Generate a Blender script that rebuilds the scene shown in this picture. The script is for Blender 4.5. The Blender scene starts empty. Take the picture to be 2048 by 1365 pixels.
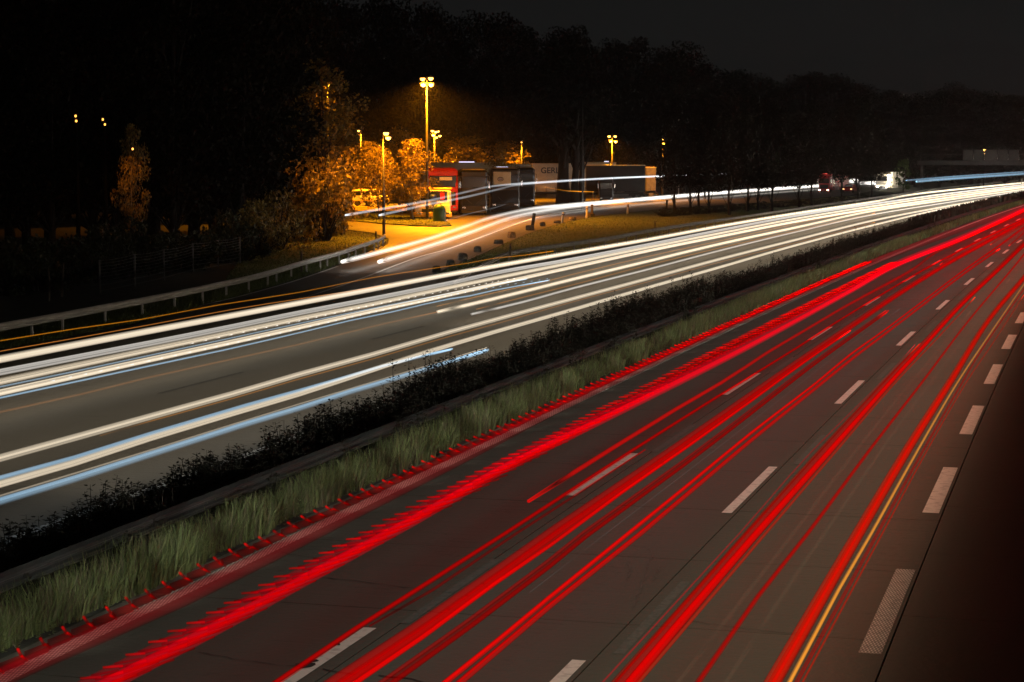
import bpy, math, random
from mathutils import Vector, Matrix
rnd = random.Random(7)
ORD = 'first second third fourth fifth sixth seventh eighth ninth tenth eleventh twelfth thirteenth fourteenth fifteenth sixteenth seventeenth eighteenth nineteenth twentieth twenty-first twenty-second'.split()
scene = bpy.context.scene
COL = scene.collection

# ------------------------------------------------------------------ camera, sky, light, exposure
F, CH = 4029.0, 7.0                       # focal length in photo pixels, bridge height
PITCH = math.atan(372.5 / F)
cd = bpy.data.cameras.new('camera'); cam = bpy.data.objects.new('camera', cd); COL.objects.link(cam)
cd.sensor_width = 36.0; cd.lens = F / 2048 * 36.0; cd.clip_start = 0.5; cd.clip_end = 6000
cam.location = (0, 0, CH); cam.rotation_euler = (math.pi / 2 - PITCH, 0, 0)
scene.camera = cam
world = bpy.data.worlds.new('World'); scene.world = world; world.use_nodes = True
nt = world.node_tree; nt.nodes.clear()
sky = nt.nodes.new('ShaderNodeTexSky'); sky.sky_type = 'NISHITA'; sky.sun_disc = False
sky.sun_elevation = math.radians(25); sky.sun_rotation = math.radians(200)
hsv = nt.nodes.new('ShaderNodeHueSaturation'); hsv.inputs['Saturation'].default_value = 0.12
bg = nt.nodes.new('ShaderNodeBackground'); bg.inputs['Strength'].default_value = 0.0010
wo = nt.nodes.new('ShaderNodeOutputWorld')
nt.links.new(sky.outputs[0], hsv.inputs['Color']); nt.links.new(hsv.outputs[0], bg.inputs['Color'])
nt.links.new(bg.outputs[0], wo.inputs['Surface'])
sd = bpy.data.lights.new('moonlight', 'SUN'); sd.energy = 0.003; sd.angle = math.radians(0.5); sd.color = (1.0, .95, .88)
so = bpy.data.objects.new('moonlight', sd); COL.objects.link(so)
so.rotation_euler = (math.radians(65), 0, math.radians(-20))
vs = scene.view_settings; vs.view_transform = 'Standard'; vs.look = 'None'; vs.exposure = 0; vs.gamma = 1; vs.use_curve_mapping = False
scene.render.engine = 'CYCLES'
scene.cycles.transparent_max_bounces = 48
scene.cycles.max_bounces = 5; scene.cycles.diffuse_bounces = 2; scene.cycles.glossy_bounces = 2
scene.cycles.use_denoising = True; scene.cycles.caustics_reflective = False; scene.cycles.caustics_refractive = False

# ------------------------------------------------------------------ survey helpers
def G(px, py, z=0.0):
    """point of the place at height z that was surveyed at photo pixel px, py"""
    dx = (px - 1024) / F; dy = (682.5 - py) / F
    d = Vector((dx, math.cos(PITCH) + dy * math.sin(PITCH), -math.sin(PITCH) + dy * math.cos(PITCH)))
    return d * ((z - CH) / d.z) + Vector((0, 0, CH))
def HZ(py, Y):
    """height above ground seen at pixel row py at depth Y"""
    dy = (682.5 - py) / F
    return CH + Y * (-math.sin(PITCH) + dy * math.cos(PITCH)) / (math.cos(PITCH) + dy * math.sin(PITCH))
def GX(px, Y, z=0):
    return (px - 1024) / F * (Y * math.cos(PITCH) + (CH - z) * math.sin(PITCH))
A1_, B1_ = .277, 1e-4
_T = [(0.0, 0.0)]
for i in range(1, 1601):
    z_ = i * .5; _T.append((z_, _T[-1][1] + .5 * math.hypot(1, A1_ + 2 * B1_ * (z_ - .25))))
def R(s, u, z=0.0):
    """motorway coordinates: s metres along the road, u metres to the right of the survey line"""
    k = 0; lo, hi = 0, len(_T) - 1
    if s < 0: Y = s / 1.04
    else:
        while hi - lo > 1:
            m = (lo + hi) // 2
            if _T[m][1] <= s: lo = m
            else: hi = m
        Y = _T[lo][0] + .5 * (s - _T[lo][1]) / (_T[hi][1] - _T[lo][1])
    d = A1_ + 2 * B1_ * Y; n = math.hypot(1, d)
    return Vector((A1_ * Y + B1_ * Y * Y + u / n, Y - u * d / n, z))
def RH(s):
    a = R(s - .5, 0); b = R(s + .5, 0); return math.atan2(b.y - a.y, b.x - a.x)   # heading
def S(px, py, z=0):
    """s of a surveyed pixel"""
    p = G(px, py, z); Y = p.y
    for _ in range(8):
        d = A1_ + 2 * B1_ * Y; X = A1_ * Y + B1_ * Y * Y
        Y += ((p.x - X) * d + (p.y - Y)) / (1 + d * d)
    i = max(0, min(1599, int(Y / .5)))
    return _T[i][1] + (Y - _T[i][0]) * math.hypot(1, A1_ + 2 * B1_ * Y)

def U(px, py, z=0):
    p = G(px, py, z); q = R(S(px, py, z), 0); h = RH(S(px, py, z)); return (p.x - q.x) * math.sin(h) - (p.y - q.y) * math.cos(h)

# ------------------------------------------------------------------ materials
MATS = {}
def mat(name, col, rough=.8, metal=0, var=.35, scale=3.0, bump=0.0, bscale=40, col2=None, spec=.5, emit=None, estr=0, detail=5, stretch=None, coord='Object'):
    if name in MATS: return MATS[name]
    m = bpy.data.materials.new(name); m.use_nodes = True; t = m.node_tree; N = t.nodes; L = t.links
    b = N['Principled BSDF']; b.inputs['Roughness'].default_value = rough; b.inputs['Metallic'].default_value = metal
    b.inputs['Specular IOR Level'].default_value = spec
    tc = N.new('ShaderNodeTexCoord'); src = tc.outputs[coord]
    if coord == 'World':
        pass
    if stretch:
        mp = N.new('ShaderNodeMapping'); mp.inputs['Scale'].default_value = stretch[:3]
        if len(stretch) > 3: mp.inputs['Rotation'].default_value = (0, 0, stretch[3])
        L.new(src, mp.inputs['Vector']); src = mp.outputs[0]
    n = N.new('ShaderNodeTexNoise'); n.inputs['Scale'].default_value = scale; n.inputs['Detail'].default_value = detail
    n.inputs['Roughness'].default_value = .65
    L.new(src, n.inputs['Vector'])
    r = N.new('ShaderNodeValToRGB'); c2 = col2 or tuple(c * (1 - var) for c in col); c1 = col if col2 else tuple(min(1, c * (1 + var)) for c in col)
    r.color_ramp.elements[0].position = .32; r.color_ramp.elements[1].position = .68
    r.color_ramp.elements[0].color = (*c2, 1); r.color_ramp.elements[1].color = (*c1, 1)
    L.new(n.outputs['Fac'], r.inputs['Fac']); L.new(r.outputs['Color'], b.inputs['Base Color'])
    if bump:
        n2 = N.new('ShaderNodeTexNoise'); n2.inputs['Scale'].default_value = bscale; n2.inputs['Detail'].default_value = 4
        L.new(src, n2.inputs['Vector'])
        bp = N.new('ShaderNodeBump'); bp.inputs['Strength'].default_value = bump; bp.inputs['Distance'].default_value = .03
        L.new(n2.outputs['Fac'], bp.inputs['Height']); L.new(bp.outputs[0], b.inputs['Normal'])
    if emit: b.inputs['Emission Color'].default_value = (*emit, 1); b.inputs['Emission Strength'].default_value = estr
    MATS[name] = m; return m
def road_mat(name, col, col2, rough=.7, spec=.35):
    """broomed concrete / asphalt: fine grain, cross grooves, tyre-polished bands and oily patches"""
    m = bpy.data.materials.new(name); m.use_nodes = True; t = m.node_tree; N = t.nodes; L = t.links
    b = N['Principled BSDF']; b.inputs['Specular IOR Level'].default_value = spec
    g = N.new('ShaderNodeNewGeometry'); mp = N.new('ShaderNodeMapping'); mp.inputs['Rotation'].default_value = (0, 0, math.radians(15.9))
    L.new(g.outputs['Position'], mp.inputs['Vector'])
    def noise(scale, st, detail=5):
        q = N.new('ShaderNodeMapping'); q.inputs['Scale'].default_value = st; L.new(mp.outputs[0], q.inputs['Vector'])
        n = N.new('ShaderNodeTexNoise'); n.inputs['Scale'].default_value = scale; n.inputs['Detail'].default_value = detail
        L.new(q.outputs[0], n.inputs['Vector']); return n.outputs['Fac']
    big = noise(.35, (1, .35, 1), 6); groove = noise(2.6, (.16, 2.0, 1), 5); grain = noise(9, (1, 1, 1), 5); lane = noise(.9, (1, .015, 1), 2)
    def mul(a, b_, op='ADD'):
        k = N.new('ShaderNodeMath'); k.operation = op
        for i, v in enumerate((a, b_)):
            if isinstance(v, (int, float)): k.inputs[i].default_value = v
            else: L.new(v, k.inputs[i])
        return k.outputs[0]
    mix = mul(mul(mul(big, .34, 'MULTIPLY'), mul(groove, .36, 'MULTIPLY')), mul(mul(grain, .26, 'MULTIPLY'), mul(lane, .26, 'MULTIPLY')))
    r = N.new('ShaderNodeValToRGB'); r.color_ramp.elements[0].position = .445; r.color_ramp.elements[1].position = .555
    r.color_ramp.elements[0].color = (*col2, 1); r.color_ramp.elements[1].color = (*col, 1)
    L.new(mix, r.inputs['Fac']); L.new(r.outputs[0], b.inputs['Base Color'])
    rr = N.new('ShaderNodeMapRange'); rr.inputs['To Min'].default_value = rough - .12; rr.inputs['To Max'].default_value = rough + .14
    L.new(big, rr.inputs['Value']); L.new(rr.outputs[0], b.inputs['Roughness'])
    bp = N.new('ShaderNodeBump'); bp.inputs['Strength'].default_value = .6; bp.inputs['Distance'].default_value = .02
    L.new(mul(groove, grain), bp.inputs['Height']); L.new(bp.outputs[0], b.inputs['Normal'])
    MATS[name] = m; return m
def paint_mat(name, ribbed):
    m = bpy.data.materials.new(name); m.use_nodes = True; t = m.node_tree; N = t.nodes; L = t.links
    b = N['Principled BSDF']; b.inputs['Roughness'].default_value = .55
    g = N.new('ShaderNodeNewGeometry'); mp = N.new('ShaderNodeMapping'); mp.inputs['Rotation'].default_value = (0, 0, math.radians(15.9))
    L.new(g.outputs['Position'], mp.inputs['Vector'])
    n = N.new('ShaderNodeTexNoise'); n.inputs['Scale'].default_value = 6; n.inputs['Detail'].default_value = 6; L.new(mp.outputs[0], n.inputs['Vector'])
    r = N.new('ShaderNodeValToRGB'); r.color_ramp.elements[0].position = .3; r.color_ramp.elements[1].position = .5
    r.color_ramp.elements[0].color = (.4, .39, .37, 1); r.color_ramp.elements[1].color = (.72, .7, .66, 1)
    L.new(n.outputs['Fac'], r.inputs['Fac']); out = r.outputs[0]
    if ribbed:                              # structured paint: rows of dots that leave the road showing between
        v = N.new('ShaderNodeTexBrick'); v.inputs['Scale'].default_value = 1.0; v.offset = .5
        v.inputs['Color1'].default_value = (1, 1, 1, 1); v.inputs['Color2'].default_value = (.85, .85, .85, 1); v.inputs['Mortar'].default_value = (.16, .15, .14, 1)
        v.inputs['Brick Width'].default_value = .05; v.inputs['Row Height'].default_value = .1; v.inputs['Mortar Size'].default_value = .016
        L.new(mp.outputs[0], v.inputs['Vector'])
        x = N.new('ShaderNodeMixRGB'); x.blend_type = 'MULTIPLY'; x.inputs[0].default_value = .85
        L.new(out, x.inputs[1]); L.new(v.outputs['Color'], x.inputs[2]); out = x.outputs[0]
    L.new(out, b.inputs['Base Color']); MATS[name] = m; return m
def glow_mat(name, col, soft=1.0):
    """light of a lamp drawn out along its path: adds to what lies behind it, brightest along its core"""
    if name in MATS: return MATS[name]
    m = bpy.data.materials.new(name); m.use_nodes = True; t = m.node_tree; N = t.nodes; L = t.links; N.clear()
    o = N.new('ShaderNodeOutputMaterial'); e = N.new('ShaderNodeEmission'); tr = N.new('ShaderNodeBsdfTransparent'); ad = N.new('ShaderNodeAddShader')
    at = N.new('ShaderNodeAttribute'); at.attribute_name = 'glow'
    lw = N.new('ShaderNodeLayerWeight'); lw.inputs['Blend'].default_value = .5
    iv = N.new('ShaderNodeMath'); iv.operation = 'SUBTRACT'; iv.inputs[0].default_value = 1; L.new(lw.outputs['Facing'], iv.inputs[1])
    pw = N.new('ShaderNodeMath'); pw.operation = 'POWER'; L.new(iv.outputs[0], pw.inputs[0]); pw.inputs[1].default_value = soft
    ml = N.new('ShaderNodeMath'); ml.operation = 'MULTIPLY'; L.new(pw.outputs[0], ml.inputs[0]); L.new(at.outputs['Fac'], ml.inputs[1])
    ge = N.new('ShaderNodeNewGeometry'); bf = N.new('ShaderNodeMath'); bf.operation = 'SUBTRACT'; bf.inputs[0].default_value = 1
    L.new(ge.outputs['Backfacing'], bf.inputs[1])
    m2 = N.new('ShaderNodeMath'); m2.operation = 'MULTIPLY'; L.new(ml.outputs[0], m2.inputs[0]); L.new(bf.outputs[0], m2.inputs[1])
    tr.inputs['Color'].default_value = (1, .55, .55, 1) if (col[1] < .1 and col[0] == 1) else ((1, .75, .75, 1) if col[1] < .1 else (1, 1, 1, 1))
    e.inputs['Color'].default_value = (*col, 1); L.new(m2.outputs[0], e.inputs['Strength'])
    L.new(e.outputs[0], ad.inputs[0]); L.new(tr.outputs[0], ad.inputs[1]); L.new(ad.outputs[0], o.inputs['Surface'])
    MATS[name] = m; return m
def lamp_mat(name, col, s):
    if name in MATS: return MATS[name]
    m = bpy.data.materials.new(name); m.use_nodes = True; b = m.node_tree.nodes['Principled BSDF']
    b.inputs['Base Color'].default_value = (.8, .8, .8, 1); b.inputs['Emission Color'].default_value = (*col, 1); b.inputs['Emission Strength'].default_value = s
    MATS[name] = m; return m
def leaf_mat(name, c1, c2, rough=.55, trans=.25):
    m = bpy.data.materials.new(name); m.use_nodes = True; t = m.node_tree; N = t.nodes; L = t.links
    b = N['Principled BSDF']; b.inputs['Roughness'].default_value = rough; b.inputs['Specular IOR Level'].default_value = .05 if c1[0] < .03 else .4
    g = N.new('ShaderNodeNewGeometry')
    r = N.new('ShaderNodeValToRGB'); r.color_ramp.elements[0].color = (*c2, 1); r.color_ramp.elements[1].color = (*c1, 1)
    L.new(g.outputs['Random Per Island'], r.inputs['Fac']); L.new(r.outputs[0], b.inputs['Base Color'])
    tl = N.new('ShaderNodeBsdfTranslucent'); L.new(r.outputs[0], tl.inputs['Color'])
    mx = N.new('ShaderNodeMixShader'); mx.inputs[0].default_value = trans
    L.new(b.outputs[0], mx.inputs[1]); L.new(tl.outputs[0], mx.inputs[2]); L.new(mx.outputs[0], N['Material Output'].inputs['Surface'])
    MATS[name] = m; return m

M_slab = road_mat('concrete slab', (.084, .077, .064), (.05, .046, .038))
M_asph = road_mat('left asphalt', (.155, .14, .115), (.095, .086, .07), rough=.6, spec=.45)
M_ramp = road_mat('ramp asphalt', (.1, .092, .08), (.055, .05, .044), rough=.55, spec=.5)
M_joint = mat('joint filler', (.012, .012, .012), .9)
M_paint = paint_mat('road paint', False); M_ribbed = paint_mat('structured road paint', True)
M_worn = mat('worn paint', (.09, .086, .078), .7, scale=8)
M_soil = mat('verge soil', (.045, .05, .02), .95, col2=(.02, .02, .01), scale=.8, bump=.6, bscale=6)
M_lawn = mat('lawn', (.11, .15, .025), .9, col2=(.06, .07, .014), scale=.22, bump=.8, bscale=5, detail=8)
M_median = mat('median soil', (.03, .028, .02), .95, col2=(.012, .012, .008), scale=1.5, bump=.7, bscale=9)
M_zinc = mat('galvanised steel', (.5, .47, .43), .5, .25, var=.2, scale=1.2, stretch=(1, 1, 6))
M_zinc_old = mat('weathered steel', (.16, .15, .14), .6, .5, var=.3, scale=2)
M_zinc_dark = mat('blackish steel', (.025, .025, .026), .7, .2, var=.3, scale=2)  # near-black base colour for the median rail
M_gantry = mat('dull gantry steel', (.035, .034, .033), .7, .1)
M_dark_steel = mat('dark steel', (.03, .03, .03), .6, .3)
M_pole = mat('lamp pole steel', (.07, .065, .06), .5, .5, var=.2)
M_pole_shade = mat('shaded lamp pole', (.004, .004, .004), .95, spec=.05)  # lamp pole copy with the darkness of the night put into its colour
M_wood = mat('weathered wood', (.1, .075, .05), .85, scale=5, stretch=(4, 4, .6))
M_bark = mat('bark', (.02, .016, .012), .95, var=.5, scale=6, bump=.8, bscale=12, stretch=(1, 1, .3))
M_barkL = mat('pale bark', (.16, .12, .08), .9, var=.4, scale=8, stretch=(1, 1, .3))
M_stone = mat('rough stone', (.14, .115, .085), .95, var=.5, scale=5, bump=1, bscale=8)
M_black = mat('black plastic', (.012, .012, .012), .5)
M_tyre = mat('tyre rubber', (.014, .014, .014), .85)
M_glass = mat('dark glass', (.012, .014, .016), .08, spec=.7)
M_chrome = mat('chrome', (.6, .6, .6), .15, 1)
M_white = mat('white paint', (.62, .58, .5), .4, var=.08)
M_yellow = mat('yellow paint', (.6, .38, .05), .4, var=.1)
M_red = mat('red paint', (.45, .012, .012), .35, var=.12)
M_coach = mat('black coach paint', (.010, .010, .011), .32, var=.1)
M_cream = mat('cream paint', (.5, .42, .28), .4, var=.1)
M_tarp = mat('trailer tarpaulin', (.55, .5, .4), .55, var=.1, scale=1.5, bump=.3, bscale=3)
M_tarpD = mat('dark tarpaulin', (.006, .0055, .0055), .5, var=.3, bump=.3, bscale=3)
M_navy = mat('dark lettering', (.02, .025, .05), .6)
M_green = mat('green plastic', (.03, .12, .03), .4, var=.15)
M_blueP = mat('blue paint', (.03, .06, .3), .4)
M_amberR = mat('amber reflector', (.6, .25, .03), .3)
M_sodium = lamp_mat('sodium lamp', (1, .42, .06), 9)
M_sodiumdim = lamp_mat('sodium lamp far', (1, .42, .06), 3)
M_head = lamp_mat('headlight', (1, .82, .55), 14)
M_parkl = lamp_mat('parking light', (1, .55, .2), 3)
M_tail = lamp_mat('tail light', (1, .03, .01), 2.0)
M_neon = lamp_mat('strip light', (.75, .72, 1), 1.4)
L_dark = leaf_mat('dark leaves', (.05, .055, .02), (.018, .022, .009))
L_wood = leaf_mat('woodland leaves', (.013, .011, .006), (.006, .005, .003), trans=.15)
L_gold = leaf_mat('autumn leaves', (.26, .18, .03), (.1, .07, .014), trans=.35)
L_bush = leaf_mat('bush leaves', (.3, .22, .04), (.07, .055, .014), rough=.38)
L_green = leaf_mat('fresh leaves', (.07, .13, .02), (.03, .06, .012))
L_shrub = leaf_mat('median shrub leaves', (.038, .031, .017), (.012, .010, .007), rough=.8, trans=.1)
L_grass = leaf_mat('grass blades', (.17, .2, .075), (.055, .07, .025), rough=.6, trans=.3)
L_grass2 = leaf_mat('dry grass blades', (.14, .12, .07), (.06, .05, .025), rough=.6, trans=.3)

# ------------------------------------------------------------------ mesh helpers
class MB:
    def __init__(s): s.v = []; s.f = []; s.g = []
    def quad(s, a, b, c, d):
        n = len(s.v); s.v += [tuple(a), tuple(b), tuple(c), tuple(d)]; s.f.append((n, n + 1, n + 2, n + 3)); return s
    def poly(s, pts):
        n = len(s.v); s.v += [tuple(p) for p in pts]; s.f.append(tuple(range(n, n + len(pts)))); return s
    def box(s, c, d, rz=0, ch=0.0, tilt=None):
        """box centred c, size d, bevelled by ch"""
        x, y, z = d[0] / 2, d[1] / 2, d[2] / 2; n = len(s.v)
        m = Matrix.Translation(c) @ Matrix.Rotation(rz, 4, 'Z')
        if tilt: m = m @ Matrix.Rotation(tilt[0], 4, 'X') @ Matrix.Rotation(tilt[1], 4, 'Y')
        if ch <= 0:
            P = [(-x, -y, -z), (x, -y, -z), (x, y, -z), (-x, y, -z), (-x, -y, z), (x, -y, z), (x, y, z), (-x, y, z)]
            s.f += [tuple(n + i for i in q) for q in ((0, 3, 2, 1), (4, 5, 6, 7), (0, 1, 5, 4), (1, 2, 6, 5), (2, 3, 7, 6), (3, 0, 4, 7))]
        else:
            P = []
            for zz, k in ((-z, 1), (-z + ch, 0), (z - ch, 0), (z, 1)):
                a, b = x - ch * k, y - ch * k
                P += [(-a + ch, -b, zz), (a - ch, -b, zz), (a, -b + ch, zz), (a, b - ch, zz), (a - ch, b, zz), (-a + ch, b, zz), (-a, b - ch, zz), (-a, -b + ch, zz)]
            for r in range(3):
                for i in range(8):
                    j = (i + 1) % 8; s.f.append((n + r * 8 + i, n + r * 8 + j, n + r * 8 + 8 + j, n + r * 8 + 8 + i))
            s.f.append(tuple(n + 7 - i for i in range(8))); s.f.append(tuple(n + 24 + i for i in range(8)))
        s.v += [tuple(m @ Vector(p)) for p in P]; return s
    def tube(s, pts, rad, n=8, caps=True, glow=None, flat=1.0):
        pts = [Vector(p) for p in pts]; base = len(s.v)
        for i, p in enumerate(pts):
            t = (pts[min(i + 1, len(pts) - 1)] - pts[max(i - 1, 0)])
            t = t.normalized() if t.length > 1e-9 else Vector((0, 0, 1))
            a = Vector((0, 0, 1)) if abs(t.z) < .9 else Vector((0, 1, 0))
            e1 = t.cross(a).normalized(); e2 = e1.cross(t).normalized(); r = rad[i] if isinstance(rad, (list, tuple)) else rad
            for k in range(n):
                w = 2 * math.pi * k / n; s.v.append(tuple(p + e1 * (r * math.cos(w)) + e2 * (r * flat * math.sin(w))))
                if glow is not None: s.g.append(glow[i])
        for i in range(len(pts) - 1):
            for k in range(n):
                j = (k + 1) % n; a = base + i * n; s.f.append((a + k, a + j, a + n + j, a + n + k))
        if caps:
            s.f.append(tuple(base + n - 1 - k for k in range(n))); e = base + (len(pts) - 1) * n; s.f.append(tuple(e + k for k in range(n)))
        return s
    def lathe(s, prof, n=16, c=(0, 0, 0)):
        base = len(s.v)
        for r, z in prof:
            for k in range(n):
                w = 2 * math.pi * k / n; s.v.append((c[0] + r * math.cos(w), c[1] + r * math.sin(w), c[2] + z))
        for i in range(len(prof) - 1):
            for k in range(n):
                j = (k + 1) % n; a = base + i * n; s.f.append((a + k, a + j, a + n + j, a + n + k))
        s.f.append(tuple(base + n - 1 - k for k in range(n))); e = base + (len(prof) - 1) * n; s.f.append(tuple(e + k for k in range(n)))
        return s
    def wheel(s, c, r, w, n=18, axis='y'):
        prof = [(r * .55, -w / 2), (r * .93, -w / 2), (r, -w / 2 + .04), (r, w / 2 - .04), (r * .93, w / 2), (r * .55, w / 2)]
        base = len(s.v)
        for rr, z in prof:
            for k in range(n):
                a = 2 * math.pi * k / n
                p = (rr * math.cos(a), z, rr * math.sin(a)) if axis == 'y' else (z, rr * math.cos(a), rr * math.sin(a))
                s.v.append((c[0] + p[0], c[1] + p[1], c[2] + p[2]))
        for i in range(len(prof) - 1):
            for k in range(n):
                j = (k + 1) % n; a = base + i * n; s.f.append((a + k, a + j, a + n + j, a + n + k))
        s.f.append(tuple(base + k for k in range(n))); e = base + (len(prof) - 1) * n; s.f.append(tuple(e + k for k in range(n)))
        return s
    def mesh(s, name, m, smooth=False):
        me = bpy.data.meshes.new(name); me.from_pydata(s.v, [], s.f)
        if s.g:
            at = me.attributes.new('glow', 'FLOAT', 'POINT'); at.data.foreach_set('value', s.g)
        me.materials.append(m)
        if smooth: me.polygons.foreach_set('use_smooth', [True] * len(me.polygons))
        me.update(); return me
def link(name, me, parent=None, loc=None, rz=0):
    o = bpy.data.objects.new(name, me); COL.objects.link(o)
    if parent: o.parent = parent
    if loc is not None: o.location = loc
    o.rotation_euler = (0, 0, rz); return o
def part(name, mb, m, parent, smooth=False, label=None, loc=None, rz=0):
    o = link(name, mb.mesh(name, m, smooth), parent, loc, rz)
    if label: o['label'] = label
    return o
def tag(o, label, cat, group=None, kind=None):
    if label: o['label'] = label
    if cat: o['category'] = cat
    if group: o['group'] = group
    if kind: o['kind'] = kind
    return o
def empty(name, loc, rz, label, cat, group=None):
    o = bpy.data.objects.new(name, None); COL.objects.link(o); o.empty_display_size = .3
    o.location = loc; o.rotation_euler = (0, 0, rz); return tag(o, label, cat, group)
def struct(name, mb, m, smooth=False):
    return tag(part(name, mb, m, None, smooth), None, None, None, 'structure')
def text_mesh(txt, size, m, name='lettering', bold=0.0):
    cu = bpy.data.curves.new('lettering_curve', 'FONT'); cu.body = txt; cu.size = size; cu.align_x = 'CENTER'; cu.align_y = 'CENTER'; cu.extrude = .004; cu.offset = bold
    o = bpy.data.objects.new('lettering_source', cu); COL.objects.link(o)
    me = bpy.data.meshes.new_from_object(o.evaluated_get(bpy.context.evaluated_depsgraph_get()))
    bpy.data.objects.remove(o); me.materials.clear(); me.materials.append(m); me.name = name; return me

def spline(pts, step):
    """Catmull-Rom through the surveyed points"""
    P = [pts[0] * 2 - pts[1]] + pts + [pts[-1] * 2 - pts[-2]]; out = []
    for i in range(1, len(P) - 2):
        n = max(1, int((P[i + 1] - P[i]).length / step))
        for k in range(n):
            t = k / n; a, b, c, d = P[i - 1], P[i], P[i + 1], P[i + 2]
            out.append(.5 * ((2 * b) + (c - a) * t + (2 * a - 5 * b + 4 * c - d) * t * t + (3 * b - a - 3 * c + d) * t ** 3))
    out.append(pts[-1]); return out

# ------------------------------------------------------------------ ground and roads
mb = MB()
for i in range(-20, 21):
    for j in range(-3, 40):
        x, y = i * 75, j * 75; mb.quad((x, y, -.06), (x + 75, y, -.06), (x + 75, y + 75, -.06), (x, y + 75, -.06))
g = struct('ground', mb, M_soil)
def strip(ss, ul, ur, z):
    b = MB(); L_ = [R(s, ul(s) if callable(ul) else ul, z) for s in ss]; R_ = [R(s, ur(s) if callable(ur) else ur, z) for s in ss]
    for i in range(len(ss) - 1): b.quad(L_[i], R_[i], R_[i + 1], L_[i + 1])
    return b
SS = [-10 + i * 5 for i in range(165)]
right = struct('right_carriageway', strip([s for s in SS if s < 136], -14.35, 6.5, -.035), M_joint)
part('far_roadway', strip([134] + [s for s in SS if s > 134], -14.35, 6.5, 0), M_slab, right)
left = struct('left_carriageway', strip(SS, -36.6, -18.0, 0), M_asph)
struct('median_strip', strip(SS, -18.0, -14.35, -.02), M_median)
# concrete slabs of the right carriageway, joints open between them
cols = [(-14.3, -9.62), (-9.62, -6.32), (-6.32, -2.42), (-2.42, 1.7), (1.7, 6.4)]
for (a, b) in cols:
    w = b - a; me = MB().box((0, 0, -.02), (w - .02, 4.98, .04), ch=.006).mesh('slab', M_slab)
    for k in range(23 if a < 1 else 16):
        s = 21.5 + 5 * k + (1.7 if a > -6 else 0) - (10 if a > 1 else 0); p = R(s, (a + b) / 2, 0)
        link('slab', me, right, p + Vector((0, 0, rnd.uniform(-.003, 0.0))), RH(s) - math.pi / 2)
# rest area: asphalt, lawn at the gore, island
rest = [(250, 655), (400, 614), (483, 593), (600, 560), (680, 530), (735, 505), (775, 489), (778, 478), (745, 466), (690, 459), (520, 452), (520, 392), (1100, 383), (1400, 370), (1800, 357), (1830, 366), (1700, 391), (1540, 404), (1420, 412), (1330, 418), (1240, 427), (1180, 434), (1120, 447), (1060, 466), (1010, 487), (960, 510), (900, 536), (850, 556), (760, 585), (600, 622)]
struct('rest_area_road', MB().poly([G(x, y, .006) for x, y in rest][::-1]), M_ramp)
gore = [(845, 560), (900, 537), (960, 511), (1010, 488), (1060, 467), (1120, 448), (1180, 435), (1240, 428), (1330, 419), (1420, 413), (1540, 405), (1700, 392), (1745, 402), (1600, 424), (1450, 448), (1300, 475), (1150, 502), (1000, 530), (900, 550)]
struct('gore_lawn', MB().poly([G(x, y, .03) for x, y in gore]), M_lawn)
lawn = [(560, 565), (480, 588), (450, 560), (480, 520), (540, 460), (690, 461), (745, 468), (776, 480), (770, 488), (730, 504), (680, 526), (600, 556)]
struct('roadside_lawn', MB().poly([G(x, y, .012) for x, y in lawn]), M_lawn)
isl = [(560, 430), (690, 439), (760, 446), (832, 451), (880, 452), (903, 450), (893, 442), (860, 435), (760, 428), (640, 421), (560, 418)]
ib = MB(); top = [G(x, y, .12) for x, y in isl]; bot = [Vector((p.x, p.y, 0)) for p in top]; ib.poly(top)
for i in range(len(isl)): j = (i + 1) % len(isl); ib.quad(bot[i], bot[j], top[j], top[i])
struct('grass_island', ib, M_lawn)
# painted lines
def dash(ul, uw, s0, ln, m, par, z=.006, name='lane_dash'):
    b = MB(); n = 3
    for i in range(n):
        a, c = s0 + ln * i / n, s0 + ln * (i + 1) / n
        b.quad(R(a, ul - uw / 2, z), R(a, ul + uw / 2, z), R(c, ul + uw / 2, z), R(c, ul - uw / 2, z))
    return part(name, b, m, par)
for u, w, px, n, per, ln, m in ((-9.95, .2, (1143, 992), 11, 18.2, 6.1, M_paint), (-6.5, .2, (1458, 1027), 11, 18.1, 6.1, M_paint), (-2.65, .32, (1741, 1308), 17, 11.62, 6.0, M_paint)):
    s0 = S(*px)
    for k in range(-1, n):
        dash(u, w, s0 + k * per, ln, M_ribbed if (w > .3 and k < 1) else m, right)
s1 = S(1143, 992)
for k in range(-1, 6):                                    # ghost of the scraped-off old marking beside each dash
    dash(-9.55, .16, s1 + 18.2 * k + 6.5, 5.0, M_worn, right, .005, 'worn_dash'); dash(-6.05, .16, S(1458, 1027) + 18.1 * k + 6.6, 5, M_worn, right, .005, 'worn_dash')
part('edge_line', strip([14 + i * 3 for i in range(60)], -13.85, -13.55, .006), M_ribbed, right)
part('edge_line', strip([191 + i * 6 for i in range(50)], -13.85, -13.55, .006), M_paint, right)
part('edge_line', strip([10 + i * 6 for i in range(70)], -18.75, -18.5, .006), M_paint, left)
for k in range(-2, 8): dash(-26.0, .15, S(330, 788) + 18.1 * k, 6.1, M_worn, left, .006)
for k in range(-2, 8): dash(-22.3, .15, S(330, 788) + 18.1 * k + 3, 6.1, M_worn, left, .006)
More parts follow.
